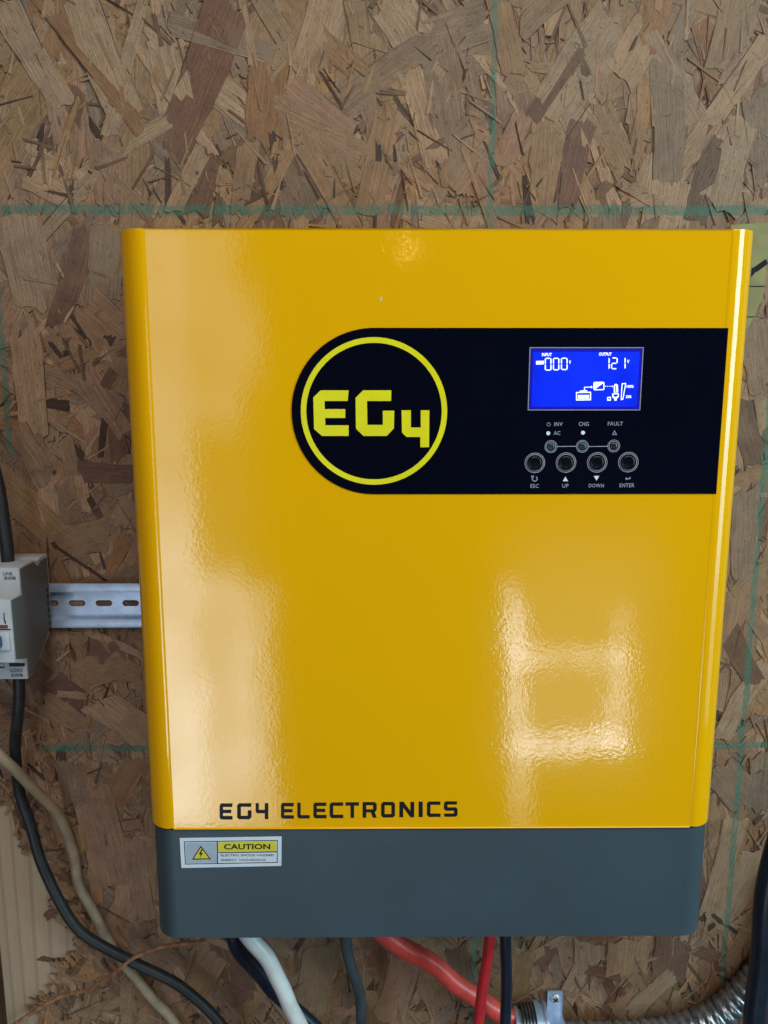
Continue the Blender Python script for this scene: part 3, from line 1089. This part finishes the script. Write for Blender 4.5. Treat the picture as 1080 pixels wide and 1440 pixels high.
# indicator lights, buttons and their prints
for (x, y_, m) in ((255, 273, 'greenled'), (506, 271, 'greenled'), (757, 268, 'redled')):
    p = at(*zb(x, y_), YQ)
    k = .00040 * .97 / 5.684 * 1
    r = abs(at(*zb(x + 50, y_), YQ).x - p.x)
    prt('indicator_ring', [[circle(p.x, p.z, r, 40), circle(p.x, p.z, r * .93, 40)], [circle(p.x, p.z, r * .80, 40), circle(p.x, p.z, r * .72, 40)]], MAT['line'])
    bm = bmesh.new()
    bmesh.ops.create_uvsphere(bm, u_segments=24, v_segments=10, radius=1)
    for v in bm.verts:
        v.co = Vector((p.x + v.co.x * r * .62, YP + .0001 + v.co.y * .0008, p.z + v.co.z * r * .62))
    bm_obj('indicator_light', bm, MAT[m], panel, smooth=60)
for a, b in ((305, 456), (556, 707)):
    prt('indicator_line', [[sp([(a, 270), (b, 268), (b, 273), (a, 275)], zb)]], MAT['line'])
for (x, y_) in ((126, 403), (375, 401), (624, 399), (873, 397)):
    p = at(*zb(x, y_), YQ)
    r = abs(at(*zb(x + 81, y_), YQ).x - p.x)
    prt('button_ring', [[circle(p.x, p.z, r, 48), circle(p.x, p.z, r * .95, 48)], [circle(p.x, p.z, r * .86, 48), circle(p.x, p.z, r * .80, 48)]], MAT['line'])
    bm = bmesh.new()
    prof = [(0, .0007), (.45, .0007), (.60, .0006), (.66, .0003), (.70, .0008), (.735, .0009), (.765, .0007), (.78, 0)]
    rings = []
    for (f_, d_) in prof:
        rings.append([bm.verts.new((p.x + r * f_ * math.cos(2 * math.pi * k / 40), YP - d_, p.z + r * f_ * math.sin(2 * math.pi * k / 40))) for k in range(40 if f_ else 1)])
    for A, B in zip(rings, rings[1:]):
        for k in range(40):
            if len(A) == 1: bm.faces.new((A[0], B[k], B[(k + 1) % 40]))
            else: bm.faces.new((A[k], A[(k + 1) % 40], B[(k + 1) % 40], B[k]))
    bm_obj('button', bm, MAT['button'], panel, smooth=50)

for s, x0, x1, y0, y1 in (('INV', 280, 348, 78, 108), ('CHG', 476, 558, 76, 108), ('FAULT', 708, 830, 74, 105), ('AC', 276, 330, 149, 180),
                          ('ESC', 90, 158, 572, 603), ('UP', 345, 396, 571, 602), ('DOWN', 556, 678, 570, 599), ('ENTER', 802, 922, 567, 598)):
    text_px('printed_text', s, zb, x0, x1, y0, y1, YQ, MAT['print'], panel, .012, 1.1)


def ring_px(x, y_, r0, r1, mat, name, n=32):
    p = at(*zb(x, y_), YQ)
    k = abs(at(*zb(x + 10, y_), YQ).x - p.x) / 10
    sh = [circle(p.x, p.z, r1 * k, n)]
    if r0: sh.append(circle(p.x, p.z, r0 * k, n))
    prt(name, [sh], mat)


ring_px(233, 166, 0, 16, MAT['white'], 'printed_dot')
ring_px(511, 162, 0, 16, MAT['white'], 'printed_dot')
ring_px(236, 95, 12, 15, MAT['line'], 'printed_sun')
prt('printed_triangle', [[sp([(742, 180), (784, 180), (763, 141)], zb), sp([(752, 174), (774, 174), (763, 154)], zb)]], MAT['print'])
prt('printed_arrow', [[sp([(349, 550), (391, 549), (370, 512)], zb)]], MAT['white'])
prt('printed_arrow', [[sp([(597, 508), (641, 506), (619, 545)], zb)]], MAT['white'])
prt('printed_arrow', [[sp([(846, 530), (862, 518), (862, 526), (884, 525), (884, 514), (891, 514), (891, 533), (862, 534), (862, 542)], zb)]], MAT['print'])
pc = at(*zb(125, 530), YQ)
kk = abs(at(*zb(135, 530), YQ).x - pc.x) / 10
arc = circle(pc.x, pc.z, 23 * kk, 20, R(-230), R(60)) + circle(pc.x, pc.z, 16 * kk, 20, R(-230), R(60))[::-1]
prt('printed_arrow', [[arc], [sp([(97, 520), (97, 505), (118, 506), (116, 528)], zb)]], MAT['print'])

# block lettering along the bottom of the cover
LETTER = {   # unit cell, y down, stroke about 0.22
    'E': [[(.12, 0), (1, 0), (.97, .22), (.26, .22), (.26, .39), (.9, .39), (.9, .60), (.26, .60), (.26, .78), (1, .78), (1, 1), (.14, 1), (0, .88), (0, .12)]],
    'G': [[(.13, 0), (1, 0), (.97, .22), (.26, .22), (.26, .78), (.74, .78), (.74, .44), (1, .44), (1, .86), (.86, 1), (.14, 1), (0, .88), (0, .12)]],
    '4': [[(0, 0), (.25, 0), (.25, .42), (.72, .42), (.72, 0), (1, 0), (1, 1), (.72, 1), (.72, .64), (.12, .64), (0, .54)]],
    'L': [[(0, 0), (.27, 0), (.27, .78), (1, .78), (1, 1), (.13, 1), (0, .88)]],
    'C': [[(.13, 0), (1, 0), (.97, .22), (.26, .22), (.26, .78), (1, .78), (1, 1), (.14, 1), (0, .88), (0, .12)]],
    'T': [[(0, 0), (1, 0), (1, .22), (.64, .22), (.64, 1), (.37, 1), (.37, .22), (0, .22)]],
    'R': [[(0, 0), (.86, 0), (1, .12), (1, .52), (.86, .64), (1, 1), (.72, 1), (.58, .66), (.26, .66), (.26, 1), (0, 1)], [(.26, .2), (.74, .2), (.74, .46), (.26, .46)]],
    'O': [[(.14, 0), (.86, 0), (1, .13), (1, .87), (.86, 1), (.14, 1), (0, .87), (0, .13)], [(.26, .22), (.74, .22), (.74, .78), (.26, .78)]],
    'N': [[(0, 0), (.28, 0), (.74, .60), (.74, 0), (1, 0), (1, 1), (.74, 1), (.26, .38), (.26, 1), (0, 1)]],
    'I': [[(0, 0), (1, 0), (1, 1), (0, 1)]],
    'S': [[(.13, 0), (.97, 0), (.94, .21), (.26, .21), (.26, .39), (.88, .39), (1, .51), (1, .88), (.87, 1), (.02, 1), (.02, .79), (.74, .79), (.74, .61), (.12, .61), (0, .49), (0, .12)]],
}
SPANS = [('E', 55, 108), ('G', 127, 186), ('4', 203, 255), ('E', 307, 360), ('L', 374, 425), ('E', 440, 494), ('C', 507, 563), ('T', 572, 627), ('R', 642, 700),
         ('O', 718, 775), ('N', 793, 854), ('I', 872, 889), ('C', 906, 962), ('S', 976, 1032)]
YL = YF - .00012
for ch, a, b in SPANS:
    top = 58 - (a - 55) * .0095
    bot = 124 - (a - 55) * .0125
    sh = []
    for lp in LETTER[ch]:
        sh.append(xz([(290 + (a + (b - a) * u) / 2.919, 1110 + (top + (bot - top) * v) / 2.919) for u, v in lp], YL))
    flat('brand_letter', [sh], YL, .00009, MAT['ink'], inv)

# caution label on the lower cover
YW = YF + .0012 - .0003


def zw(x, y):
    return 180 + x / 3.0, 760 + y / 3.0


def wl(pts, dy):
    return xz([zw(*p) for p in pts], YW - dy)


wlab = flat('warning_label', [[wl([(218, 1256), (648, 1249), (647, 1373), (225, 1382)], 0)]], YW, .00025, MAT['label'], inv)
flat('label_frame', [[wl([(236, 1270), (632, 1264), (631, 1360), (241, 1367)], .0001), wl([(239, 1273), (629, 1267), (628, 1357), (244, 1364)], .0001)]], YW - .0001, .00008, MAT['ink'], wlab)
flat('label_field', [[wl([(242, 1276), (374, 1274), (375, 1359), (246, 1361)], .0001)]], YW - .0001, .00008, MAT['labelgrey'], wlab)
flat('label_field', [[wl([(380, 1273), (626, 1269), (626, 1311), (380, 1315)], .0001)]], YW - .0001, .00008, MAT['labelyellow'], wlab)
flat('label_rule', [[wl([(375, 1270), (379, 1270), (380, 1362), (376, 1362)], .00012)], [wl([(381, 1316), (628, 1312), (628, 1316), (381, 1319)], .00012)]], YW - .00012, .00008, MAT['ink'], wlab)
flat('label_triangle', [[wl([(270, 1347), (350, 1345), (307, 1288)], .0002)]], YW - .0002, .00006, MAT['ink'], wlab)
flat('label_triangle', [[wl([(278, 1342), (342, 1341), (307, 1296)], .0003)]], YW - .0003, .00006, MAT['labelyellow'], wlab)
flat('label_bolt', [[wl([(309, 1304), (299, 1325), (307, 1324), (302, 1341), (317, 1318), (308, 1319), (315, 1305)], .0004)]], YW - .0004, .00006, MAT['ink'], wlab)
for s, x0, x1, y0, y1, bo in (('CAUTION', 405, 600, 1280, 1304, .025), ('ELECTRIC SHOCK HAZARD', 392, 616, 1323, 1333, .0), ('ENERGY  HAZARDOUS', 393, 580, 1343, 1353, .0)):
    text_px('label_text', s, zw, x0, x1, y0, y1, YW - .0002, MAT['ink'], wlab, bo)

# small scuff on the enamel
flat('scuff_mark', [[xz([(534, 424), (536, 417), (538, 418), (536, 424)], YF)]], YF - .00008, .00006, simple('pale_scuff', (.6, .58, .45), .6), inv)

# ------------------------------------------------------------------ mounting rail
rz = at(120, 851, -.007).z
rx0, rx1 = -.335, XL + .06
rail_me_bm = bmesh.new()
hh = .0175
web = .0118
prof = [(-.0075, hh), (-.0085, hh), (-.0085, web - .001), (-.0035, web - .001), (-.0035, -web + .001), (-.0085, -web + .001), (-.0085, -hh), (-.0075, -hh),
        (-.0075, -web), (-.0025, -web), (-.0025, web), (-.0075, web)]
rail = empty('mounting_rail', ((rx0 + rx1) / 2, -.002, rz))
tag(rail, 'slotted zinc plated mounting rail running from the circuit breaker behind the inverter', 'rail')


def rail_strip(name, pts):
    bm = bmesh.new()
    A = [bm.verts.new((rx0, y, rz + z)) for y, z in pts]
    B = [bm.verts.new((rx1, y, rz + z)) for y, z in pts]
    m = len(pts)
    for i in range(m):
        j = (i + 1) % m
        bm.faces.new((A[i], A[j], B[j], B[i]))
    bm.faces.new(A[::-1]); bm.faces.new(B)
    bmesh.ops.bevel(bm, geom=[e for e in bm.edges if abs(e.verts[0].co.x - e.verts[1].co.x) > .01], offset=.0003, segments=2, profile=.5, affect='EDGES')
    return bm_obj(name, bm, MAT['steel'], rail, smooth=40)


rail_strip('flange', [(-.0075, hh), (-.0088, hh), (-.0088, web - .0012), (-.0030, web - .0012), (-.0030, web), (-.0075, web)])
rail_strip('flange', [(-.0075, -hh), (-.0075, -web), (-.0030, -web), (-.0030, -web + .0012), (-.0088, -web + .0012), (-.0088, -hh)])
slots = []
pitch = (at(184, 848, -.003).x - at(108.75, 848, -.003).x) / 2
sx0 = at(108.75, 848, -.003).x
sz = at(146, 848, -.003).z
for k in range(-6, 5):
    cx = sx0 + k * pitch
    if cx < rx0 + .012 or cx > rx1 - .012: continue
    hw, hr = pitch * .30 - .0022, .0024
    lp = [(cx + hw + hr * math.cos(a), sz + hr * math.sin(a)) for a in [R(-90 + 180 * i / 10) for i in range(11)]]
    lp += [(cx - hw + hr * math.cos(a), sz + hr * math.sin(a)) for a in [R(90 + 180 * i / 10) for i in range(11)]]
    slots.append(lp)
flat('slotted_web', [[rect(rx0, rx1, rz - web + .0004, rz + web - .0004)] + slots], -.0034, .0010, MAT['steel'], rail)

# ------------------------------------------------------------------ circuit breaker
BX1 = at(67, 790, -.0095).x
BX0 = BX1 - .036
zt_b, zt_f = at(66, 779, -.012).z, at(26, 798, -.056).z
ztop = (zt_b + zt_f) / 2
zld = at(36, 955, -.056).z
z_sh0 = at(26, 836, -.056).z          # lower edge of the upper shoulder
z_n1 = at(15, 843, -.072).z
z_n0 = at(19, 932, -.072).z
z_ld1 = at(36, 934, -.056).z
brk = empty('circuit_breaker', ((BX0 + BX1) / 2, -.009, zld))
tag(brk, 'light grey circuit breaker with blue toggle clipped on the metal rail', 'circuit breaker')
side = [(-.0095, ztop - .001), (-.0095, ztop - .0005), (-.022, ztop - .0005), (-.026, ztop - .0025), (-.034, ztop), (-.056, ztop), (-.056, z_sh0), (-.072, z_n1), (-.072, z_n0),
        (-.056, z_ld1 + .001), (-.056, zld), (-.046, zld + .0005), (-.026, zld + .014), (-.0095, zld + .024)]
bm = bmesh.new()
A = [bm.verts.new((BX0, y, z)) for y, z in side]
B = [bm.verts.new((BX1, y, z)) for y, z in side]
m = len(side)
for i in range(m):
    j = (i + 1) % m
    bm.faces.new((A[i], A[j], B[j], B[i]))
bm.faces.new(A[::-1]); bm.faces.new(B)
bmesh.ops.bevel(bm, geom=list(bm.edges), offset=.0005, segments=2, profile=.5, affect='EDGES', clamp_overlap=True)
bm_obj('housing', bm, MAT['breaker'], brk, smooth=40)


def side_slab(name, pts, x, t, mat):
    bm = bmesh.new()
    A = [bm.verts.new((x, y, z)) for y, z in pts]
    B = [bm.verts.new((x + t, y, z)) for y, z in pts]
    for i in range(len(pts)):
        j = (i + 1) % len(pts)
        bm.faces.new((A[i], A[j], B[j], B[i]))
    bm.faces.new(A[::-1]); bm.faces.new(B)
    return bm_obj(name, bm, mat, brk, smooth=0)


side_slab('side_plate', [(-.0115, ztop - .003), (-.022, ztop - .003), (-.027, ztop - .006), (-.034, ztop - .0012), (-.0545, ztop - .0012), (-.0545, z_sh0 - .001), (-.0705, z_n1 - .001),
                         (-.0705, z_n0 + .002), (-.0545, z_ld1 + .004), (-.0545, zld + .0012), (-.0465, zld + .0015), (-.0255, zld + .016), (-.0115, zld + .026)], BX1, .0004, MAT['breakerside'])
# vent marks on the side plate, the toggle, its window and the screw
for k in range(7):
    zz = rz + .016 - k * .0052
    side_slab('vent_slit', [(-.0135, zz), (-.0160, zz), (-.0160, zz - .0030), (-.0135, zz - .0030)], BX1 + .0004, .0002, MAT['ink'])


def bface(pts, y):
    return xz(pts, y)


flat('indicator_window', [[bface([(-16, 879), (11, 879), (11, 883.5), (-16, 883.5)], -.0722)]], -.0724, .0004, MAT['redwin'], brk)
flat('window_rule', [[bface([(-30, 884.5), (15, 884.5), (15, 886), (-30, 886)], -.0722)]], -.0723, .0003, MAT['ink'], brk)
tz0, tz1 = at(5, 916, -.074).z, at(5, 889, -.074).z
tx = at(13, 900, -.074).x
bm = bmesh.new()
bm_box(bm, tx - .026, tx, -.0745, -.070, tz0, tz1, .0014, 3)
bm_obj('toggle_guard', bm, MAT['breaker'], brk)
bm = bmesh.new()
bm_box(bm, tx - .024, tx - .0045, -.0835, -.0735, tz0 + .003, tz1 - .0022, .0016, 3)
bm_obj('toggle', bm, MAT['bluetoggle'], brk)
flat('switch_mark', [[bface([(5.2, 862), (6.4, 862), (6.4, 870), (8.6, 876), (7.4, 878), (5.2, 871)], -.0722)]], -.0723, .0003, MAT['ink'], brk)
lp = at(3, 938, -.0565)
for dx_ in (0, -.018):
    bm = bmesh.new()
    bmesh.ops.create_cone(bm, cap_ends=True, segments=24, radius1=.0034, radius2=.0028, depth=.0014, matrix=Matrix.Translation((lp.x - .001 + dx_, -.0565, lp.z)) @ Matrix.Rotation(R(90), 4, 'X'))
    s_ = bm_obj('terminal_screw', bm, MAT['screw'], brk)
    box('screw_slot', lp.x - .0034 + dx_, lp.x + .0014 + dx_, -.0575, -.0570, lp.z - .0005, lp.z + .0005, MAT['dark'], s_)
a, b = at(13, 932.5, -.0562), at(35, 937, -.0562)
flat('dark_slot', [[rect(a.x, b.x, b.z, a.z)]], -.0564, .0004, MAT['seam'], brk)


def zk(x, y):
    return x / 7.2, 770 + y / 7.2


for s, x0, x1, y0, y1, bo in (('LINE', 32, 124, 248, 282, .0), ('\u8fdb\u7ebf\u7aef', 38, 156, 290, 328, .0), ('LOAD', 108, 228, 1228, 1262, .0), ('\u51fa\u7ebf\u7aef', 114, 230, 1272, 1310, .0)):
    text_px('printed_text', s, zk, x0, x1, y0, y1, -.0563, MAT['ink'], brk, bo)

# ------------------------------------------------------------------ yellow card on the wall
card = flat('warning_card', [[xz([(1028, 316), (1045, 315), (1100, 312), (1100, 345), (1079, 362), (1076, 395), (1074, 414), (1067, 430), (1061, 446), (1052, 460), (1040, 478), (1000, 470)], -.0030)]],
            -.0030, .0006, MAT['paper'])
tag(card, 'torn faded yellow card with black arrow behind the inverter upper right corner', 'card')
flat('printed_arrow', [[xz([(1077, 364), (1080, 371), (1065, 382), (1062, 383), (1056, 390), (1057, 377), (1060, 376)], -.0031)]], -.0032, .00015, MAT['ink'], card)
flat('printed_rule', [[xz([(1000, 402), (1075, 402), (1075, 403.4), (1000, 403.4)], -.0031)]], -.0032, .00015, MAT['ink'], card)
flat('printed_rule', [[xz([(1000, 445), (1061, 445), (1060, 446.4), (1000, 446.4)], -.0031)]], -.0032, .00015, MAT['ink'], card)

# ------------------------------------------------------------------ cables
BLK = 'cables below the inverter'
cable('cable', [(-36, 560, -.03), (-14, 640, -.032), (0, 700, -.034), (8, 748, -.035), (10, 790, -.036), (11, 808, -.037)], .0090, MAT['rubber'],
      'black cable entering the top of the grey circuit breaker')
cable('cable', [(27, 945, -.040), (27, 975, -.040), (24, 1020, -.036), (21, 1060, -.026), (25, 1096, -.018), (33, 1132, -.016), (46, 1173, -.018), (61, 1218, -.020), (81, 1265, -.022),
                (111, 1307, -.024), (150, 1334, -.024), (189, 1354, -.022), (230, 1373, -.022), (262, 1393, -.022), (310, 1440, -.022), (370, 1530, -.022)], .0083, MAT['rubber'],
      'black cable sweeping down from the bottom of the circuit breaker')
cable('cable', [(-60, 1010, -.030), (-20, 1043, -.034), (0, 1062, -.036), (22, 1084, -.034), (50, 1112, -.026), (78, 1140, -.016), (94, 1170, -.010), (104, 1207, -.008), (111, 1243, -.008), (128, 1279, -.008),
                (150, 1318, -.008), (172, 1354, -.008), (194, 1379, -.008), (222, 1412, -.008), (244, 1437, -.008), (300, 1520, -.008)], .0080, MAT['beige'],
      'dusty beige cable crossing in front of and then behind the black cable')
cable('ground_wire', [(300, 1312, -.045), (280, 1325, -.042), (260, 1327, -.040), (233, 1330, -.036), (205, 1339, -.033), (183, 1350, -.031), (164, 1366, -.028), (144, 1380, -.022), (125, 1391, -.016),
                      (97, 1398, -.012), (64, 1412, -.010), (22, 1439, -.010), (-30, 1475, -.010)], .0031, MAT['copper'],
      'thin bare copper wire curving out from under the inverter', 'wire', sides=10)
cable('cable', [(326, 1300, -.062), (331, 1325, -.062), (342, 1347, -.060), (369, 1373, -.055), (392, 1402, -.050), (438, 1440, -.046), (520, 1520, -.040)], .0110, MAT['rubberblue'],
      'black cable behind the white cable under the inverter', group=BLK)
cable('cable', [(338, 1300, -.078), (356, 1325, -.078), (378, 1350, -.077), (394, 1382, -.075), (405, 1410, -.073), (422, 1440, -.072), (460, 1530, -.070)], .0118, MAT['whitecable'],
      'thick white cable coming out under the inverter', group=BLK)
cable('cable', [(480, 1298, -.062), (485, 1322, -.062), (495, 1362, -.060), (506, 1401, -.058), (509, 1440, -.056), (510, 1530, -.054)], .0084, MAT['greycable'],
      'charcoal cable hanging alone under the middle of the inverter', group=BLK)
cable('cable', [(522, 1290, -.045), (540, 1314, -.040), (562, 1330, -.036), (588, 1343, -.032), (614, 1360, -.028), (640, 1382, -.026), (670, 1403, -.024), (702, 1424, -.022), (760, 1450, -.019), (840, 1500, -.018)],
      .0150, MAT['orange'], 'thick orange red cable running behind the straight red cable', group=BLK, sides=20)
cable('cable', [(690, 1295, -.070), (688, 1319, -.070), (683, 1368, -.069), (672, 1440, -.068), (660, 1530, -.066)], .0082, MAT['red'], 'straight red cable hanging from under the inverter', group=BLK)
cable('cable', [(711, 1295, -.070), (711.5, 1320, -.070), (712, 1370, -.070), (711, 1440, -.070), (710, 1530, -.070)], .0084, MAT['rubberblue'], 'straight blue black cable hanging beside the red cable', group=BLK)
cable('cable', [(1140, 1090, -.075), (1108, 1150, -.075), (1090, 1200, -.075), (1079, 1250, -.075), (1073, 1310, -.075), (1068, 1375, -.075), (1061, 1440, -.075), (1050, 1540, -.075)], .0160, MAT['rubberblue'],
      'thick black cable rising along the right edge of the picture', sides=24)
cable('cable', [(1150, 1160, -.060), (1118, 1230, -.060), (1096, 1300, -.060), (1088, 1370, -.060), (1082, 1440, -.060), (1072, 1540, -.060)], .0100, MAT['plum'],
      'dark red cable beside the thick black cable at the right edge')

# ------------------------------------------------------------------ flexible conduit, its connector and strap
CR = .0125
cond_y = -.0155
path = catmull([at(x, y_, d) for x, y_, d in ((745, 1456, cond_y), (790, 1457, cond_y), (860, 1458, cond_y), (915, 1455, cond_y), (960, 1447, cond_y), (1003, 1430, cond_y), (1034, 1407, cond_y),
                                              (1064, 1376, cond_y), (1090, 1340, cond_y), (1115, 1290, cond_y), (1130, 1230, cond_y))], 30)
path = resample(path, .0009)
PITCHC = .0078
bm = bmesh.new()
tube_bm(bm, path, lambda d, i: CR - .0022 + .0022 * abs(math.sin(math.pi * d / PITCHC)) ** .55, 28)
cond = bm_obj('flexible_conduit', bm, MAT['galv'], None, smooth=70)
tag(cond, 'ribbed galvanised flexible conduit curving up at the lower right', 'conduit')

cp = at(745, 1446, -.0215)
conn = empty('conduit_connector', (cp.x, -.003, cp.z))
tag(conn, 'dark ridged metal connector on the left end of the conduit', 'connector')


def lathe_x(name, prof, mat, parent, cx, cy, cz, seg=36):
    bm = bmesh.new()
    rings = []
    for x, r in prof:
        rings.append([bm.verts.new((cx + x, cy + r * math.cos(2 * math.pi * k / seg), cz + r * math.sin(2 * math.pi * k / seg))) for k in range(seg)])
    for A, B in zip(rings, rings[1:]):
        for k in range(seg):
            bm.faces.new((A[k], A[(k + 1) % seg], B[(k + 1) % seg], B[k]))
    bm.faces.new(rings[0]); bm.faces.new(rings[-1][::-1])
    return bm_obj(name, bm, mat, parent, smooth=35)


xa = [at(px, 1440, -.02).x - cp.x for px in (722, 728, 732, 741, 750, 757, 763, 768)]
CRAD = .0195
pr = [(xa[0], CRAD - .006), (xa[0] + .0004, CRAD - .0035), (xa[1], CRAD - .0035), (xa[1] + .0003, CRAD - .0055), (xa[2] - .0003, CRAD - .0055)]
lathe_x('locknut', pr, MAT['steel'], conn, cp.x, -.0215, cp.z)
prb = [(xa[2], CRAD - .003)]
nr = 4
for k in range(nr):
    x0 = xa[2] + (xa[4] - xa[2]) * k / nr
    x1 = xa[2] + (xa[4] - xa[2]) * (k + 1) / nr
    prb += [(x0 + .0003, CRAD - .001), (x1 - .0008, CRAD - .001), (x1 - .0004, CRAD - .0026)]
lathe_x('threaded_body', prb, MAT['darksteel'], conn, cp.x, -.0215, cp.z)
lathe_x('collar', [(xa[4], CRAD - .002), (xa[4] + .0004, CRAD + .0006), (xa[5], CRAD + .0006), (xa[5] + .0004, CRAD - .0012), (xa[6], CRAD - .0012), (xa[6] + .0003, CRAD + .0002), (xa[7] - .0004, CRAD + .0002), (xa[7], CRAD - .004)],
        MAT['steel'], conn, cp.x, -.0215, cp.z)

# strap: flat foot with a screw, band rising over the conduit
sxa, sxb = at(769.5, 1415, -.006).x, at(791, 1415, -.006).x
fz1_, fz0_ = at(780, 1394, -.005).z, at(780, 1428, -.005).z
cz_ = at(780, 1457, cond_y).z
strap = empty('conduit_strap', ((sxa + sxb) / 2, -.003, fz0_))
tag(strap, 'zinc strap screwed to the wall holding the conduit beside the connector', 'strap')
def strap_line(off):
    pts = [(-.0038 - off, fz1_), (-.0038 - off, fz0_ + .004), (-.0042 - off, fz0_ + .002)]
    for k in range(13):
        a = R(72 - 144 * k / 12)
        pts.append((cond_y - (CR + .0008 + off) * math.cos(a), cz_ + (CR + .0008 + off) * math.sin(a)))
    return pts + [(-.0038 - off, cz_ - CR - .006), (-.0038 - off, cz_ - CR - .024)]


bm = bmesh.new()
inner, outer_ = strap_line(0), strap_line(.0012)
xs_ = (sxa, sxa + .0012, sxb - .0012, sxb)
lips = (.0010, 0, 0, .0010)
fr = [[bm.verts.new((x_, y_ - l_, z_)) for x_, l_ in zip(xs_, lips)] for y_, z_ in outer_]
bk = [[bm.verts.new((x_, y_, z_)) for x_ in xs_] for y_, z_ in inner]
for i in range(len(fr) - 1):
    for k in range(3):
        bm.faces.new((fr[i][k], fr[i][k + 1], fr[i + 1][k + 1], fr[i + 1][k]))
        bm.faces.new((bk[i][k + 1], bk[i][k], bk[i + 1][k], bk[i + 1][k + 1]))
    bm.faces.new((fr[i][0], fr[i + 1][0], bk[i + 1][0], bk[i][0]))
    bm.faces.new((fr[i + 1][3], fr[i][3], bk[i][3], bk[i + 1][3]))
for i in (0, -1):
    for k in range(3):
        bm.faces.new((fr[i][k], bk[i][k], bk[i][k + 1], fr[i][k + 1]))
bm_obj('band', bm, MAT['steel'], strap, smooth=35)
sc_ = at(781, 1405, -.006)
bm = bmesh.new()
bmesh.ops.create_uvsphere(bm, u_segments=28, v_segments=14, radius=1)
for v in bm.verts:
    v.co = Vector((sc_.x + v.co.x * .0042, -.0048 + v.co.y * .0026, sc_.z + v.co.z * .0042))
scr_o = bm_obj('screw_head', bm, MAT['screw'], strap, smooth=60)
for rot in (35, 125):
    bm = bmesh.new()
    bm_box(bm, -.0022, .0022, -.0003, .0003, -.0006, .0006)
    bmesh.ops.transform(bm, matrix=Matrix.Translation((sc_.x, -.00735 if rot == 35 else -.0073, sc_.z)) @ Matrix.Rotation(R(rot), 4, 'Y'), verts=bm.verts)
    bm_obj('cross_recess', bm, MAT['dark'], scr_o, smooth=0)
